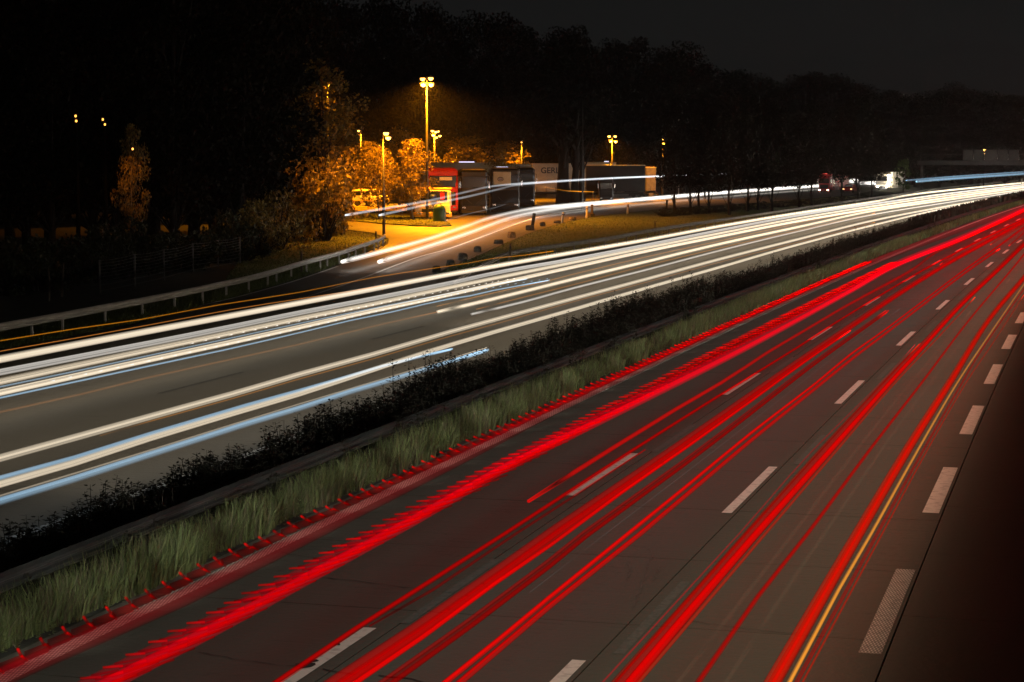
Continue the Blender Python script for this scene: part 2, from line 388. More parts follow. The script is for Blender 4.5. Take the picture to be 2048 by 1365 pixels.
def gline(pts, w, m, name, par, z=.012):
    P = spline([G(x, y, z) for x, y in pts], 3); b = MB(); Q = []
    for i, p in enumerate(P):
        t = P[min(i + 1, len(P) - 1)] - P[max(i - 1, 0)]; n = Vector((-t.y, t.x, 0)).normalized() * w / 2; Q.append((p - n, p + n))
    for i in range(len(Q) - 1): b.quad(Q[i][0], Q[i + 1][0], Q[i + 1][1], Q[i][1])
    return tag(part(name, b, m, par), None, None, None, None)
restO = bpy.data.objects['rest_area_road']
gline([(600, 599), (718, 559), (832, 516), (900, 497), (975, 470), (1061, 439), (1130, 424), (1200, 414), (1330, 400)], .16, M_paint, 'edge_line', restO)
gline([(400, 612), (483, 592), (590, 562), (676, 533)], .16, M_paint, 'edge_line', restO)
gline([(860, 552), (905, 532), (960, 506), (1010, 482), (1060, 461), (1120, 444)], .12, M_worn, 'edge_line', restO)
gline([(1150, 426), (1195, 418), (1270, 412)], .1, M_paint, 'edge_line', restO)

# ------------------------------------------------------------------ added area panels over both carriageways, standing in for passing headlights
def lane_fill(u, s, e, col, wide, long, z, tilt, yaw, spread):
    d = bpy.data.lights.new('headlight_stand_in', 'AREA'); d.shape = 'RECTANGLE'; d.size = wide; d.size_y = long; d.energy = e; d.color = col; d.spread = math.radians(spread)
    o = bpy.data.objects.new('headlight_stand_in', d); COL.objects.link(o); o.location = R(s, u, z)
    o.rotation_euler = (math.radians(tilt), 0, RH(s) - math.pi / 2 + math.radians(yaw))
for u, col, k in ((-12.1, (.92, 1, .84), .65), (-8.1, (.72, 1, .82), 1.15), (-4.4, (.78, .96, .66), 1.6), (-20.4, (1, .86, .64), .7), (-24.2, (1, .87, .66), .8), (-27.9, (1, .86, .62), .7), (-31.8, (1, .84, .58), .5)):
    s = 12.0 if u > -15 else 40.0
    while s < 430:
        st = 5 if s < 75 else (8 if s < 150 else 16)
        lane_fill(u, s, 3.6 * st * k, col, 3.3, st, 1.2, 0, 0, 150); s += st
s = 6.0
while s < 300:                                  # more added panels, standing in for low beams that light the verge
    st = 3 if s < 170 else 5
    lane_fill(-13.1, s, 4.4 * st, (.93, 1, .84), 2.0, .25, .85, 90, 48, 95); s += st

# ------------------------------------------------------------------ light trails
C_ = dict(cream=(1, .84, .62), white=(1, .94, .86), blue=(.3, .5, .68), red=(1, .002, .002), crim=(.85, .002, .03), orange=(1, .33, .05), amber=(1, .34, .012), scar=(1, .07, .008), dim=(1, .6, .3), pale=(.8, .85, .9))
def trail(name, label, group, col, z, r, s, pts, n=1, spread=0.0, k=1.0, soft=1.0, ext0=0, ext1=0, dots=None, flat=1.0):
    W = [G(x, y, z) for x, y in pts]
    if ext0: W = [W[0] + (W[0] - W[1]).normalized() * ext0] + W
    if ext1: W = W + [W[-1] + (W[-1] - W[-2]).normalized() * ext1]
    P = spline(W, 3.0)
    root = empty(name, (0, 0, 0), 0, label, 'light trail', group) if n > 1 else None
    for q in range(n):
        a = 2 * math.pi * q / max(1, n) + .5; off = (0, 0) if n == 1 else (math.cos(a) * spread * .72, math.sin(a) * spread * .6)
        b = MB(); pp = []; gl = []; rad = []
        rq = r * RK * (1 if n == 1 else rnd.uniform(.3, 1.0)); sq = s * SK * (1 if n == 1 else rnd.uniform(.45, 1.4))
        for i, p in enumerate(P):
            t = P[min(i + 1, len(P) - 1)] - P[max(i - 1, 0)]; nn = Vector((t.y, -t.x, 0)).normalized()
            pp.append(p + nn * off[0] + Vector((0, 0, off[1]))); Y = max(20, p.y)
            gl.append(min(GM, sq * (Y / 60) ** k)); rad.append(rq * max(1, (Y / 75) ** RG))
        if len(rad) > 3: rad[0] *= .6; rad[-1] *= .6
        b.tube(pp, rad, 8, True, gl, flat)
        m = glow_mat('glow %s %.1f' % (col, soft), C_[col], soft)
        o = part('streak' if root else name, b, m, root, True)
        if not root: tag(o, label, 'light trail', group)
    return root or o
GM = 3.0; RG = .55
RK, SK = .5, 1.5
GW = 'white headlight trails on the left carriageway'; GR = 'red tail light trails on the right carriageway'
trail('light_trail', 'thin wavy amber trail above the rest, ending over the gore grass', GW, 'amber', 1.2, .04, .45, [(0, 682), (150, 658), (278, 640), (440, 610), (600, 585), (744, 556), (867, 537), (935, 527), (988, 517), (1048, 511), (1107, 502.6)], ext0=12)
trail('light_trail', 'thin orange trail just under the amber one at the left edge', GW, 'orange', .9, .035, .5, [(0, 703), (150, 677), (300, 650), (467, 619), (600, 598), (700, 583), (780, 569)], ext0=12)
trail('light_trail', 'broad cream trail nearest the left guard rail', GW, 'cream', .7, .14, .42, [(0, 719), (167, 687), (300, 662), (450, 634), (600, 606), (743, 579), (850, 558), (988, 533), (1150, 504.5), (1295, 479.6), (1450, 451), (1596, 426.6), (1750, 403.5), (1852, 386), (2048, 366)], 6, 0.108, ext0=12, ext1=120)
trail('light_trail', 'double cream trail second from the left guard rail', GW, 'white', .7, .15, .42, [(0, 745), (150, 716), (300, 687), (450, 657), (600, 626), (750, 597), (900, 566.5), (1008, 543), (1150, 518), (1300, 489), (1450, 459), (1600, 431), (1750, 408), (1900, 387), (2048, 370)], 7, 0.132, ext0=12, ext1=120)
trail('light_trail', 'cream trail third from the left guard rail', GW, 'cream', .7, .12, .42, [(0, 763), (150, 731), (300, 699), (450, 668), (600, 636.5), (750, 607), (850, 585), (1000, 554), (1150, 524), (1300, 494), (1450, 464.5), (1600, 436), (1750, 412), (1900, 391), (2048, 373)], 6, 0.096, ext0=12, ext1=120)
trail('light_trail', 'pale blue trail ending mid road beside a dotted row', GW, 'blue', .65, .09, .7, [(0, 774), (150, 743), (300, 711), (450, 679), (600, 647), (785, 609), (900, 587), (988, 569), (1054, 558.5)], 2, .05, ext0=12)
trail('light_trail', 'bright cream trail running right below the first blue one', GW, 'cream', .65, .13, .5, [(0, 785), (150, 752), (300, 719), (450, 687), (600, 654), (743, 622), (850, 600), (988, 569), (1055, 554), (1150, 533.5), (1300, 501), (1450, 471), (1600, 442), (1750, 417), (1900, 395), (2048, 375)], 6, 0.096, ext0=12, ext1=120)
trail('light_trail', 'wavy light blue trail at the lower edge of the upper bundle', GW, 'blue', .65, .11, .62, [(0, 796), (150, 764), (300, 732), (450, 700), (600, 665.5), (702, 641), (785, 624), (850, 608.5), (900, 598), (940, 592), (988, 581), (1098, 561)], 2, .06, ext0=12)
trail('light_trail', 'faint orange trail alone on the open left roadway', GW, 'orange', .8, .08, .10, [(0, 825), (167, 788), (300, 755), (450, 722), (600, 689), (743, 654), (873, 625)], 2, .06, ext0=12)
trail('light_trail', 'thin orange trail above the thick cream trail end', GW, 'amber', .8, .05, .4, [(874, 613), (988, 586), (1097, 562), (1150, 548), (1311, 510), (1450, 480), (1626, 441), (1750, 418.6)])
trail('light_trail', 'thick cream trail with a round end in mid roadway', GW, 'cream', .65, .15, .45, [(876, 624), (988, 598), (1150, 558), (1300, 522), (1450, 486), (1596, 454.5), (1750, 421.5), (1895, 400), (2048, 379)], 3, .05, ext1=120)
trail('light_trail', 'thin orange trail between the two thick round-ended trails', GW, 'amber', .8, .05, .42, [(953, 619), (1050, 594), (1150, 569), (1295, 531), (1450, 494), (1596, 461), (1750, 426.6)])
trail('light_trail', 'thick white trail with the lower round end in mid roadway', GW, 'white', .65, .15, .6, [(943, 629), (1048, 604), (1150, 576), (1295, 539.5), (1450, 499), (1596, 463.5), (1750, 429), (1895, 405.7), (2048, 382)], 3, .05, ext1=120)
trail('light_trail', 'long beige trail crossing the whole middle of the left roadway', GW, 'cream', .65, .12, .36, [(0, 918), (150, 876.6), (300, 835), (467, 789), (600, 750), (743, 711), (900, 665), (988, 641), (1150, 597.5), (1295, 558.6), (1450, 516.5), (1596, 479.4), (1750, 441), (1895, 413), (2048, 387)], 6, 0.084, ext0=8, ext1=120)
trail('light_trail', 'thin orange line hugging the underside of the beige trail', GW, 'amber', .65, .035, .42, [(200, 872), (300, 843), (467, 797), (600, 758), (750, 717), (900, 673), (1000, 646), (1150, 603), (1300, 563), (1450, 522), (1596, 485), (1750, 445)])
trail('light_trail', 'sky blue trail of the lower pair, ending by the shrubs', GW, 'blue', .65, .12, .6, [(0, 956), (150, 915), (300, 868), (495, 810), (600, 781), (700, 752), (764, 733), (850, 711), (903, 699)], 2, .05, ext0=8)
trail('light_trail', 'cream trail of the lower pair, running on to the right edge', GW, 'cream', .65, .11, .42, [(0, 969), (150, 926), (300, 877), (450, 832), (600, 788), (750, 739), (850, 706), (988, 664.8), (1150, 618.5), (1295, 576), (1450, 532), (1596, 490), (1750, 450), (1895, 416.6), (2048, 390)], 6, 0.084, ext0=8, ext1=120)
trail('light_trail', 'thin cream line directly above the lowest blue trail', GW, 'cream', .8, .04, .5, [(0, 992), (150, 947), (300, 901), (450, 854), (600, 808), (750, 763), (850, 733), (974, 695.5)], ext0=8)
trail('light_trail', 'lowest blue trail passing behind the median shrub tops', GW, 'blue', .65, .13, .68, [(0, 1002), (150, 957), (300, 909), (495, 847), (600, 816), (702, 783), (764, 765), (873, 732), (974, 701)], 3, .06, ext0=8)
# dotted rows: pulsed lamps
def dotted(label, col, z, r, s, pts, step, frac):
    P = spline([G(x, y, z) for x, y in pts], .25); root = empty('dotted_light_trail', (0, 0, 0), 0, label, 'light trail', 'dotted trails of pulsed headlights'); k = 0; acc = 0; b = MB()
    i = 0
    while i < len(P) - 4:
        d = 0; j = i
        while j < len(P) - 1 and d < step: d += (P[j + 1] - P[j]).length; j += 1
        q = i + max(1, int((j - i) * frac)); seg = P[i:q + 1]
        b.tube(seg, r, 5, True, [s * (max(20, p.y) / 60)  for p in seg]); i = j
    return tag(part('light_dots', b, glow_mat('glow %s 1.0' % col, C_[col]), root, True), None, None, None, 'stuff')
dotted('dotted white row above the first blue trail on the left roadway', 'white', 1.0, .02, .7, [(380, 688), (500, 662), (600, 642), (743, 611), (900, 581), (1000, 562), (1054, 555)], .8, .45)
dotted('dotted bluish row along the top of the wavy light blue trail', 'blue', .85, .02, .7, [(100, 763), (300, 722), (600, 658), (702, 635), (850, 602), (900, 591), (988, 575), (1106, 556)], .8, .45)
# slip road
RK, SK = .9, 2.4
GS = 'headlight and roof light trails on the slip road'
trail('light_trail', 'upper thick white trail on the slip road, ending at the guard rail', GS, 'white', .7, .16, 1.2, [(685, 523.5), (770, 502), (858, 478), (934, 452.4), (985, 435), (1061, 418.5), (1130, 411), (1200, 405), (1349, 392.5), (1500, 381), (1646, 371)], 2, .05)
trail('light_trail', 'lower thick white trail on the slip road, ending on the asphalt', GS, 'white', .7, .16, 1.2, [(759, 523.5), (858, 492), (946, 463), (1030, 433), (1112, 418), (1200, 407.5), (1349, 394), (1500, 382), (1646, 372)], 2, .05)
trail('light_trail', 'upper thin pale trail high above the slip road', GS, 'pale', 3.85, .07, 1.0, [(691, 430.8), (858, 401.6), (934, 384), (985, 373), (1061, 366), (1200, 357.5), (1310, 353), (1488, 347)])
trail('light_trail', 'lower thin pale trail high above the slip road', GS, 'pale', 3.85, .07, 1.0, [(759, 430.8), (858, 409), (934, 394), (997, 379), (1036, 370), (1112, 364), (1200, 358.5), (1310, 353.6), (1480, 348)])
trail('light_trail', 'faint thin white wavy trail behind the green bin', GS, 'pale', 1.0, .03, .14, [(892, 442), (930, 430), (985, 417), (1005, 411), (1030, 402)])
trail('light_trail', 'thin amber trail sloping down below the cream trailer', GS, 'amber', 2.2, .04, .22, [(1058, 371), (1090, 375), (1137, 382.5), (1188, 384)])
trail('light_trail', 'short white trail on the slip road beyond the red lorry', GS, 'white', .7, .2, 1.2, [(1721, 367), (1745, 366.5), (1777, 366.5), (1793, 373)])
for lab_, z_, p_ in (('short white light streak between the red lorry and the pale lorry', .7, [(1693, 363), (1706, 362), (1719, 362)]), ('short bright streak just above the pale lorry bumper', 1.6, [(1757, 357), (1764, 356.5), (1772, 356)]), ('lowest short bright streak beside the pale lorry', .7, [(1754, 373), (1763, 374.5), (1772, 375)])):
    trail('light_trail', lab_, GS, 'white', z_, .22, 1.2, p_)
trail('light_trail', 'upper pale blue trail under the sign gantry', 'pale blue roof light trails under the gantry', 'blue', 3.4, .12, .24, [(1812, 361.5), (1900, 354), (2048, 344)], 2, .06, ext1=60)
trail('light_trail', 'lower pale blue trail under the sign gantry', 'pale blue roof light trails under the gantry', 'blue', 3.4, .12, .24, [(1833, 363.5), (1900, 358), (2048, 348)], 2, .06, ext1=60)
# right carriageway, red
GM = 1.8; RG = 1.05
RK, SK = .58, 1.8
def T(label, col, r, s, pts, **k):
    k.setdefault('k', .8); return trail('light_trail', label, GR, col, k.pop('z', .8), r, s, pts, ext0=k.pop('ext0', 0), **k)
T('wide dark red trail lying over the white left edge line', 'crim', .34, .30, [(0, 1356), (359, 1200), (666, 1046), (900, 928), (1193, 778), (1520, 624), (1740, 527), (1915, 461), (2048, 414)], k=1.1, ext0=6, ext1=60, flat=.5)
T('wide red trail right of the edge line, feathered by flickering lamps', 'crim', .2, .45, [(215, 1365), (394, 1272), (516, 1207), (638, 1140), (830, 1036), (1000, 938), (1244, 818), (1495, 693), (1700, 582), (1800, 527), (1932, 474), (2048, 420)], k=1.1, ext0=6, ext1=60, n=4, spread=.11, soft=.6)
T('clean red trail with a round end in the left lane', 'red', .085, 1.1, [(1057, 1003), (1150, 944), (1244, 885), (1350, 820), (1444, 765), (1495, 732), (1534, 706), (1620, 655), (1700, 608), (1821, 542), (1870, 506), (1918, 485), (1971, 459), (2048, 424)], ext1=60)
T('faint red trail running over the dashes of the first lane line', 'red', .13, .42, [(560, 1360), (717, 1254), (844, 1173), (1012, 1066), (1127, 991), (1268, 899), (1444, 788), (1495, 757), (1600, 692), (1700, 628), (1844, 542), (1932, 496), (2048, 438)], ext0=6, ext1=60, n=2, spread=.05)
T('very faint thin red trail just below the first lane line', 'red', .04, .18, [(740, 1252), (864, 1181), (1033, 1067), (1160, 985), (1290, 900)], k=.6)
T('left broad soft red trail beside the dark slab joint', 'red', .17, .48, [(682, 1365), (844, 1257), (1000, 1146), (1110, 1066), (1244, 974), (1380, 880), (1500, 795), (1610, 717), (1700, 655), (1786, 596), (1873, 541), (1932, 507), (2048, 444)], ext0=6, ext1=60, n=3, spread=.09)
T('crisp bright red trail right of the broad soft one', 'red', .085, 1.2, [(712, 1365), (844, 1275), (990, 1167), (1100, 1091), (1134, 1066), (1244, 985), (1380, 890), (1500, 804), (1610, 724), (1700, 662)], ext0=6, n=2, spread=.03)
T('dull red trail that ends in the middle lane beyond a gap', 'red', .14, .36, [(776, 1365), (942, 1246), (1100, 1127), (1171, 1069), (1366, 928), (1500, 826), (1554, 784), (1650, 711), (1774, 623)], ext0=6, n=3, spread=.08)
T('upper red trail of the pair in the middle lane', 'red', .08, 1.1, [(890, 1365), (1000, 1277), (1100, 1194), (1259, 1065), (1380, 967), (1500, 868), (1634, 765), (1700, 710), (1786, 648), (1928, 541), (1998, 492), (2048, 455)], ext0=6, ext1=60, n=2, spread=.03)
T('lower red trail of the pair in the middle lane', 'red', .1, .75, [(918, 1365), (1100, 1210), (1280, 1067), (1400, 966), (1500, 882), (1644, 766), (1710, 713), (1786, 656), (1928, 548), (1998, 499)], ext0=6, n=2, spread=.06)
T('thin pink red line at the left of the third lane bundle', 'crim', .022, .8, [(1205, 1365), (1344, 1214), (1481, 1065), (1622, 905), (1761, 766), (1830, 690)], ext0=6)
T('thin scarlet line second in the third lane bundle', 'scar', .05, .5, [(1229, 1365), (1360, 1218), (1494, 1065), (1634, 908), (1766, 766), (1840, 688)], ext0=6, n=2, spread=.04)
T('thickest bright red trail of the third lane bundle', 'red', .15, .9, [(1256, 1365), (1344, 1260), (1512, 1065), (1646, 915), (1778, 766), (1844, 695), (1928, 604), (1996, 540), (2048, 489)], ext0=6, ext1=60, n=3, spread=.07)
T('clean scarlet trail at the right of the third lane bundle', 'scar', .045, .9, [(1277, 1365), (1344, 1286), (1532, 1066), (1646, 933), (1790, 766), (1883, 668), (1950, 595)], ext0=6)
T('lone soft red trail along the middle of the right lane', 'red', .07, .6, [(1396, 1365), (1515, 1194), (1617, 1065), (1744, 894), (1844, 765), (1941, 637), (2023, 540), (2048, 509)], ext0=6, ext1=50, n=2, spread=.03)
T('very dim brown trail left of the lone red one', 'dim', .06, .035, [(1356, 1365), (1588, 1065), (1706, 910), (1822, 765), (1941, 623)], k=.5)
T('very dim brown trail right of the lone red one', 'dim', .06, .035, [(1452, 1365), (1600, 1138), (1651, 1065), (1760, 905), (1861, 765), (2019, 559)], k=.5)
T('wide bright red trail next to the yellow line in the right lane', 'scar', .145, .9, [(1547, 1365), (1600, 1272), (1706, 1087), (1817, 897), (1900, 765), (1980, 637), (2048, 556)], ext0=6, ext1=50, n=3, spread=.06)
T('yellow orange trail between the red ones in the right lane', 'amber', .055, 1.5, [(1579, 1365), (1679, 1177), (1744, 1065), (1836, 900), (1912, 770), (1969, 684), (2048, 569)], ext0=6, ext1=50, k=.2, n=2, spread=.012)
T('red trail right of the yellow line in the right lane', 'red', .055, .9, [(1593, 1365), (1756, 1065), (1847, 900), (1924, 766), (1970, 690), (2048, 578)], ext0=6, ext1=50, n=2, spread=.03)
T('thin scarlet line at the far right of all trails', 'scar', .025, 1.0, [(1605, 1365), (1766, 1065), (1855, 900), (1932, 766), (1990, 680), (2048, 590)], ext0=6)
for lab_, c_, p_ in (('short scarlet trail starting in the far middle lane', 'scar', [(1981, 490), (2005, 474), (2048, 450)]), ('short red trail starting right of the far middle lane', 'red', [(2018, 492), (2030, 482), (2048, 466)]), ('wavy orange red trail along the far first lane line', 'scar', [(1928, 476), (1950, 470), (1975, 456), (2000, 448), (2048, 424)]), ('fine wavy red trail in the far left lane', 'red', [(1880, 530), (1905, 512), (1912, 505), (1960, 480), (1990, 466), (2048, 440)])):
    T(lab_, c_, .05, .8, p_, ext1=60)
T('hair thin grey line between the trails of the middle lane', 'pale', .012, .09, [(1060, 1185), (1215, 1065), (1366, 950), (1500, 846), (1600, 768), (1700, 690), (1800, 618)], k=.8)
# flicker ticks of pulsed LED tail lights
def ticks(label, strokes, px0, u_ref, n, col, r, s):
    root = empty('flicker_trail', (0, 0, 0), 0, label, 'light trail', 'flicker ticks of pulsed tail lights'); sref = S(px0[0], px0[1], .8); u_ref = U(px0[0], px0[1], .8); bl = [MB() for _ in strokes]
    for k in range(n):
        ss = sref + .6 * k - 3.0
        if ss > 118: break
        for b, (s0, u0, s1_, u1, rr, gg) in zip(bl, strokes):
            je = rnd.uniform(-.03, .03); zz = .8 + rnd.uniform(-.02, .02); gj = rnd.uniform(.5, 1.25); p = [R(ss + s0 + je, u_ref + u0, zz), R(ss + (s0 + s1_) / 2 + je, u_ref + (u0 + u1) / 2, zz), R(ss + s1_ + je, u_ref + u1, zz)]
            b.tube(p, rr * r, 5, True, [gg * gj * s * (max(20, q.y) / 60) for q in p])
    for b in bl: tag(part('light_ticks', b, glow_mat('glow %s 1.0' % col, C_[col]), root, True), None, None, None, 'stuff')
ticks('row of short red ticks left of the white edge line', [(.3, -.06, .0, .16, 1, .7), (.0, .18, -.18, .36, .8, .5), (.1, .2, .5, .24, 3.0, .12)], (198, 1226), 0, 400, 'red', .022, 1.4)
ticks('red feather strokes along the flickering tail light trail', [(-.02, .0, .12, .2, 1, .8), (.0, .2, .4, .36, 1, .55), (.0, .28, .7, .5, 1, .28), (.1, .36, .9, .58, 1, .25), (.2, .46, 1.1, .68, .9, .2), (.1, .1, .4, .3, .8, .25)], (162, 1355), 0, 400, 'red', .02, .9)
# ------------------------------------------------------------------ guard rails
def rail(label, pts, zc, post_px, m, cat='guard rail', gap=4.0, start=0, drop=None):
    """profiled steel beam on posts; every post a part"""
    P = spline([G(x, y, zc) for x, y in pts], 2.0); root = empty('guard_rail', Vector((P[0].x, P[0].y, 0)), 0, label, cat); o = root.location
    prof = [(0, .155), (.03, .13), (.075, .1), (.075, .05), (.02, .02), (.02, -.02), (.075, -.05), (.075, -.1), (.03, -.13), (0, -.155)]
    b = MB(); n = len(prof); hs = []
    for i, p in enumerate(P):
        t = P[min(i + 1, len(P) - 1)] - P[max(i - 1, 0)]; nn = Vector((t.y, -t.x, 0)).normalized(); dz = 0
        if drop and i < drop: dz = -zc * .95 * (1 - i / drop)
        hs.append((p, nn, dz))
        for a, c in prof: b.v.append(tuple(p + nn * a + Vector((0, 0, c + dz)) - o))
        for a, c in reversed(prof): b.v.append(tuple(p + nn * (a - .012) + Vector((0, 0, c * .97 + dz)) - o))
    for i in range(len(P) - 1):
        for k in range(2 * n):
            j = (k + 1) % (2 * n); a = i * 2 * n; b.f.append((a + k, a + 2 * n + k, a + 2 * n + j, a + j))
    part('rail_beam', b, m, root, False)
    acc = gap * .5
    pm = MB().box((0, 0, zc / 2 - .03), (.1, .06, zc + .22), ch=.01).mesh('post', m); bm = MB().box((0, 0, 0), (.1, .18, .14), ch=.01).mesh('spacer', m)
    for i in range(1, len(P)):
        acc += (P[i] - P[i - 1]).length
        if acc >= gap and P[i].y < 420:
            acc -= gap; p, nn, dz = hs[i]
            if dz < -.2: continue
            q = p - nn * .07 - o; h = link('post', pm, root, Vector((q.x, q.y, 0)), math.atan2(nn.y, nn.x))
            link('spacer', bm, h, Vector((.04, 0, zc)), 0)
    return root
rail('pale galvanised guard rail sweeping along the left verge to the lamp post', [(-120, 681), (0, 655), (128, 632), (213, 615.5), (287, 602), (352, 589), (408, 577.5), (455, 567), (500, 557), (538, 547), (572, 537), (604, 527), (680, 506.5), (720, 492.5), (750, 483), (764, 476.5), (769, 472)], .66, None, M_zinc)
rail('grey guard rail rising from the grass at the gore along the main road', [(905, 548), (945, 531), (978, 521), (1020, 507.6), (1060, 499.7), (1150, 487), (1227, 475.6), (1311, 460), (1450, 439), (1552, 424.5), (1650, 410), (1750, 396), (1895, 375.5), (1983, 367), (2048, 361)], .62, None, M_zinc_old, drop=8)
# median rail: straight in road coordinates
def rail_px(u, z, s0, s1): 
    return [(s, u, z) for s in range(s0, s1, 6)]
P_med = [R(s, -15.35, .62) for s in range(8, 420, 6)]
_G = G
def G_list(x, y, z): return P_med[x]
G = G_list
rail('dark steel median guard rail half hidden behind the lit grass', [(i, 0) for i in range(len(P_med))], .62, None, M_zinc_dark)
G = _G
# marker posts standing by the rails
for px, y0, y1, lab in ((752, 463, 486, 'dark marker post behind the rail end by the lamp post'), (603, 503, 546, 'dark marker post standing in the left guard rail'), (1021, 487, 534, 'dark marker post in front of the gore guard rail'), (1310, 443, 470, 'dark marker post behind the far gore guard rail'), (1541, 412, 428, 'small pale marker post on the dark bank behind the rail')):
    p = G(px, y1); h = max(.9, HZ(y0, p.y)); t = empty('marker_post', p, 0, lab, 'marker post', 'dark marker posts by the rails')
    part('post', MB().box((0, 0, h / 2 - .1), (.12, .1, h + .2), ch=.02), M_wood, t); part('reflector', MB().box((0, -.06, h * .82), (.07, .03, .16)), M_black, t)

# ------------------------------------------------------------------ fence in the dark left wood
fx = [(200, 520, 586), (270, 508, 572), (328, 499, 559), (386, 487, 543), (436, 480, 535), (480, 474, 527)]
ft = empty('wire_fence', G(200, 586), 0, 'wire mesh fence on pale posts at the edge of the dark wood', 'fence'); o0 = ft.location
fp = []
for x, y0, y1 in fx:
    p = G(x, y1); h = HZ(y0, p.y); fp.append((p - o0, h)); part('post', MB().tube([p - o0 - Vector((0, 0, .15)), p - o0 + Vector((0, 0, h))], .055, 8), M_zinc_old, ft, True)
for k in range(9):
    b = MB(); f_ = .06 + .92 * (k / 8) ** .8; pts = []
    for i in range(len(fp) - 1):
        (a, ha), (c, hc) = fp[i], fp[i + 1]
        for q in range(4):
            w = q / 4; pts.append(a.lerp(c, w) + Vector((0, -.07, (ha + (hc - ha) * w) * f_ - .05 * math.sin(math.pi * w) * (k + 3) / 8)))
    pts.append(fp[-1][0] + Vector((0, -.07, fp[-1][1] * f_))); b.tube(pts, .011, 4); part('wire', b, M_zinc_old, ft)
for x, y0, y1, lab in ((98, 535, 600, 'thin pale stake left of the wire fence, nearer the frame edge'), (124, 528, 592, 'leaning thin stake just left of the wire fence'), (231, 470, 545, 'tall thin sapling stake behind the wire fence')):
    p = G(x, y1); h = HZ(y0, p.y); st = MB().tube([(0, 0, -.1), (.05, 0, h * .5), (.12 if x == 124 else 0, 0, h)], [.05, .045, .035], 7)
    o = part('wooden_stake', st, M_wood, None, True); o.location = p; tag(o, lab, 'stake')

# ------------------------------------------------------------------ lamp posts
def spot(loc, e, col, size=2.7, r=.25, blend=.6):
    d = bpy.data.lights.new('lamp_light', 'SPOT'); d.energy = e * LE; d.color = col; d.spot_size = size; d.spot_blend = blend; d.shadow_soft_size = r
    o = bpy.data.objects.new('lamp_light', d); COL.objects.link(o); o.location = loc; return o
SOD = (1, .31, .006); LE = 2.8
def lamp(label, px, Y, ytop, heads, e, hs=.5, pole=True, em=None, pr=.11):
    """heads: list of (dx_px, y_px) of each lit luminaire"""
    h = HZ(ytop, Y); x = GX(px, Y, h * .5); t = empty('street_lamp', (x, Y, 0), 0, label, 'street lamp', 'orange street lamps of the rest area')
    if pole: part('pole', MB().tube([(0, 0, -.3), (0, 0, h * .5), (0, 0, h + .15)], [pr * 1.5, pr * 1.15, pr * .75], 10), M_pole if e else M_pole_shade, t, True); part('foot', MB().lathe([(pr * 2.2, 0), (pr * 2.2, .12), (pr * 1.5, .3)], 10), M_pole, t)
    for dx, hy in heads:
        X = dx / F * Y; z = HZ(hy, Y)
        if abs(X) > .15: part('arm', MB().tube([(0, 0, z + .1), (X * .7, -.05, z + .16), (X, -.1, z + .12)], [.05, .045, .04], 6), M_pole, t)
        hd = part('lamp_head', MB().box((X, -.12, z + .13), (hs * 1.25, hs * 1.1, .14), ch=.05), M_pole, t)
        gl = MB().lathe([(.02, -hs * .42), (hs * .3, -hs * .32), (hs * .46, -.02), (hs * .4, .08), (.03, .1)], 10, (X, -.14, z)); part('lamp_glass', gl, em or M_sodium, hd, True)
    if e: spot((x, Y - 1.1, h - .3), e, SOD, 2.9, .35)
    return t
lamp('tall mast with four bright orange lamps, right of the young trees', 854, 216, 156, [(-8, 158), (8, 157), (-7, 170), (9, 170)], 32000, .6)
lamp('shorter lamp post by the rail end with two lamps on its right', 767, 168, 266, [(6, 267), (10, 276)], 4200, .5, pr=.09)
lamp('distant lamp post with one small lamp left of the young trees', 722, 300, 262, [(-4, 262), (-1, 272)], 9000, .4)
lamp('left one of the close twin masts behind the black coaches', 869, 300, 260, [(-4, 262), (3, 264), (-2, 271)], 13000, .5)
lamp('right one of the close twin masts behind the black coaches', 874, 312, 262, [(2, 263), (6, 272), (-1, 275)], 0, .5)
lamp('lamp mast with three lamps above the dark tarpaulin trailer', 1224, 313, 272, [(-6, 273), (6, 273), (-3, 283), (7, 284)], 9000, .5)
lamp('lamp with two heads in the dark trees, right of the three lamp mast', 1325, 318, 277, [(0, 278), (2, 288)], 2200, .45)
lamp('dim lamp mostly covered by leaves, rightmost over the parking', 1410, 322, 280, [(-3, 282), (3, 284)], 0, .4, em=M_sodiumdim)
lamp('dim thin lamp pole behind the cream trailer', 1043, 316, 284, [(0, 285)], 5000, .3, em=M_sodiumdim)
lamp('far single orange lamp showing over the gantry signs', 1968, 424, 298, [(0, 300), (2, 308)], 0, .6, em=M_sodium)
lamp('faint lamp glimpsed through leaves above the lit bush', 656, 215, 160, [(0, 163), (2, 172)], 5000, .28, em=M_sodiumdim)
lamp('leftmost orange lamp glimpsed through the black wood', 155, 134, 230, [(0, 233), (1, 243)], 0, .16, em=M_sodiumdim)
lamp('second orange lamp glimpsed through the black wood', 211, 135, 236, [(-2, 240), (2, 250)], 0, .14, em=M_sodiumdim)
lamp('added lamp among the leaves, lighting the slender tree in the wood', 268, 133, 296, [(0, 299)], 110, .14, pole=False, em=M_sodiumdim)  # added inside the crown, without a pole, to light the slender tree
t = empty('unlit_mast', (GX(1165, 262), 262, 0), 0, 'thin dark unlit mast in front of the dark tarpaulin trailer', 'mast')
hh = HZ(205, 262); part('pole', MB().tube([(0, 0, -.3), (0, 0, hh * .5), (0, 0, hh)], [.11, .085, .05], 8), M_pole, t, True); part('finial', MB().lathe([(.07, 0), (.09, .06), (.02, .14)], 8, (0, 0, hh)), M_pole, t)

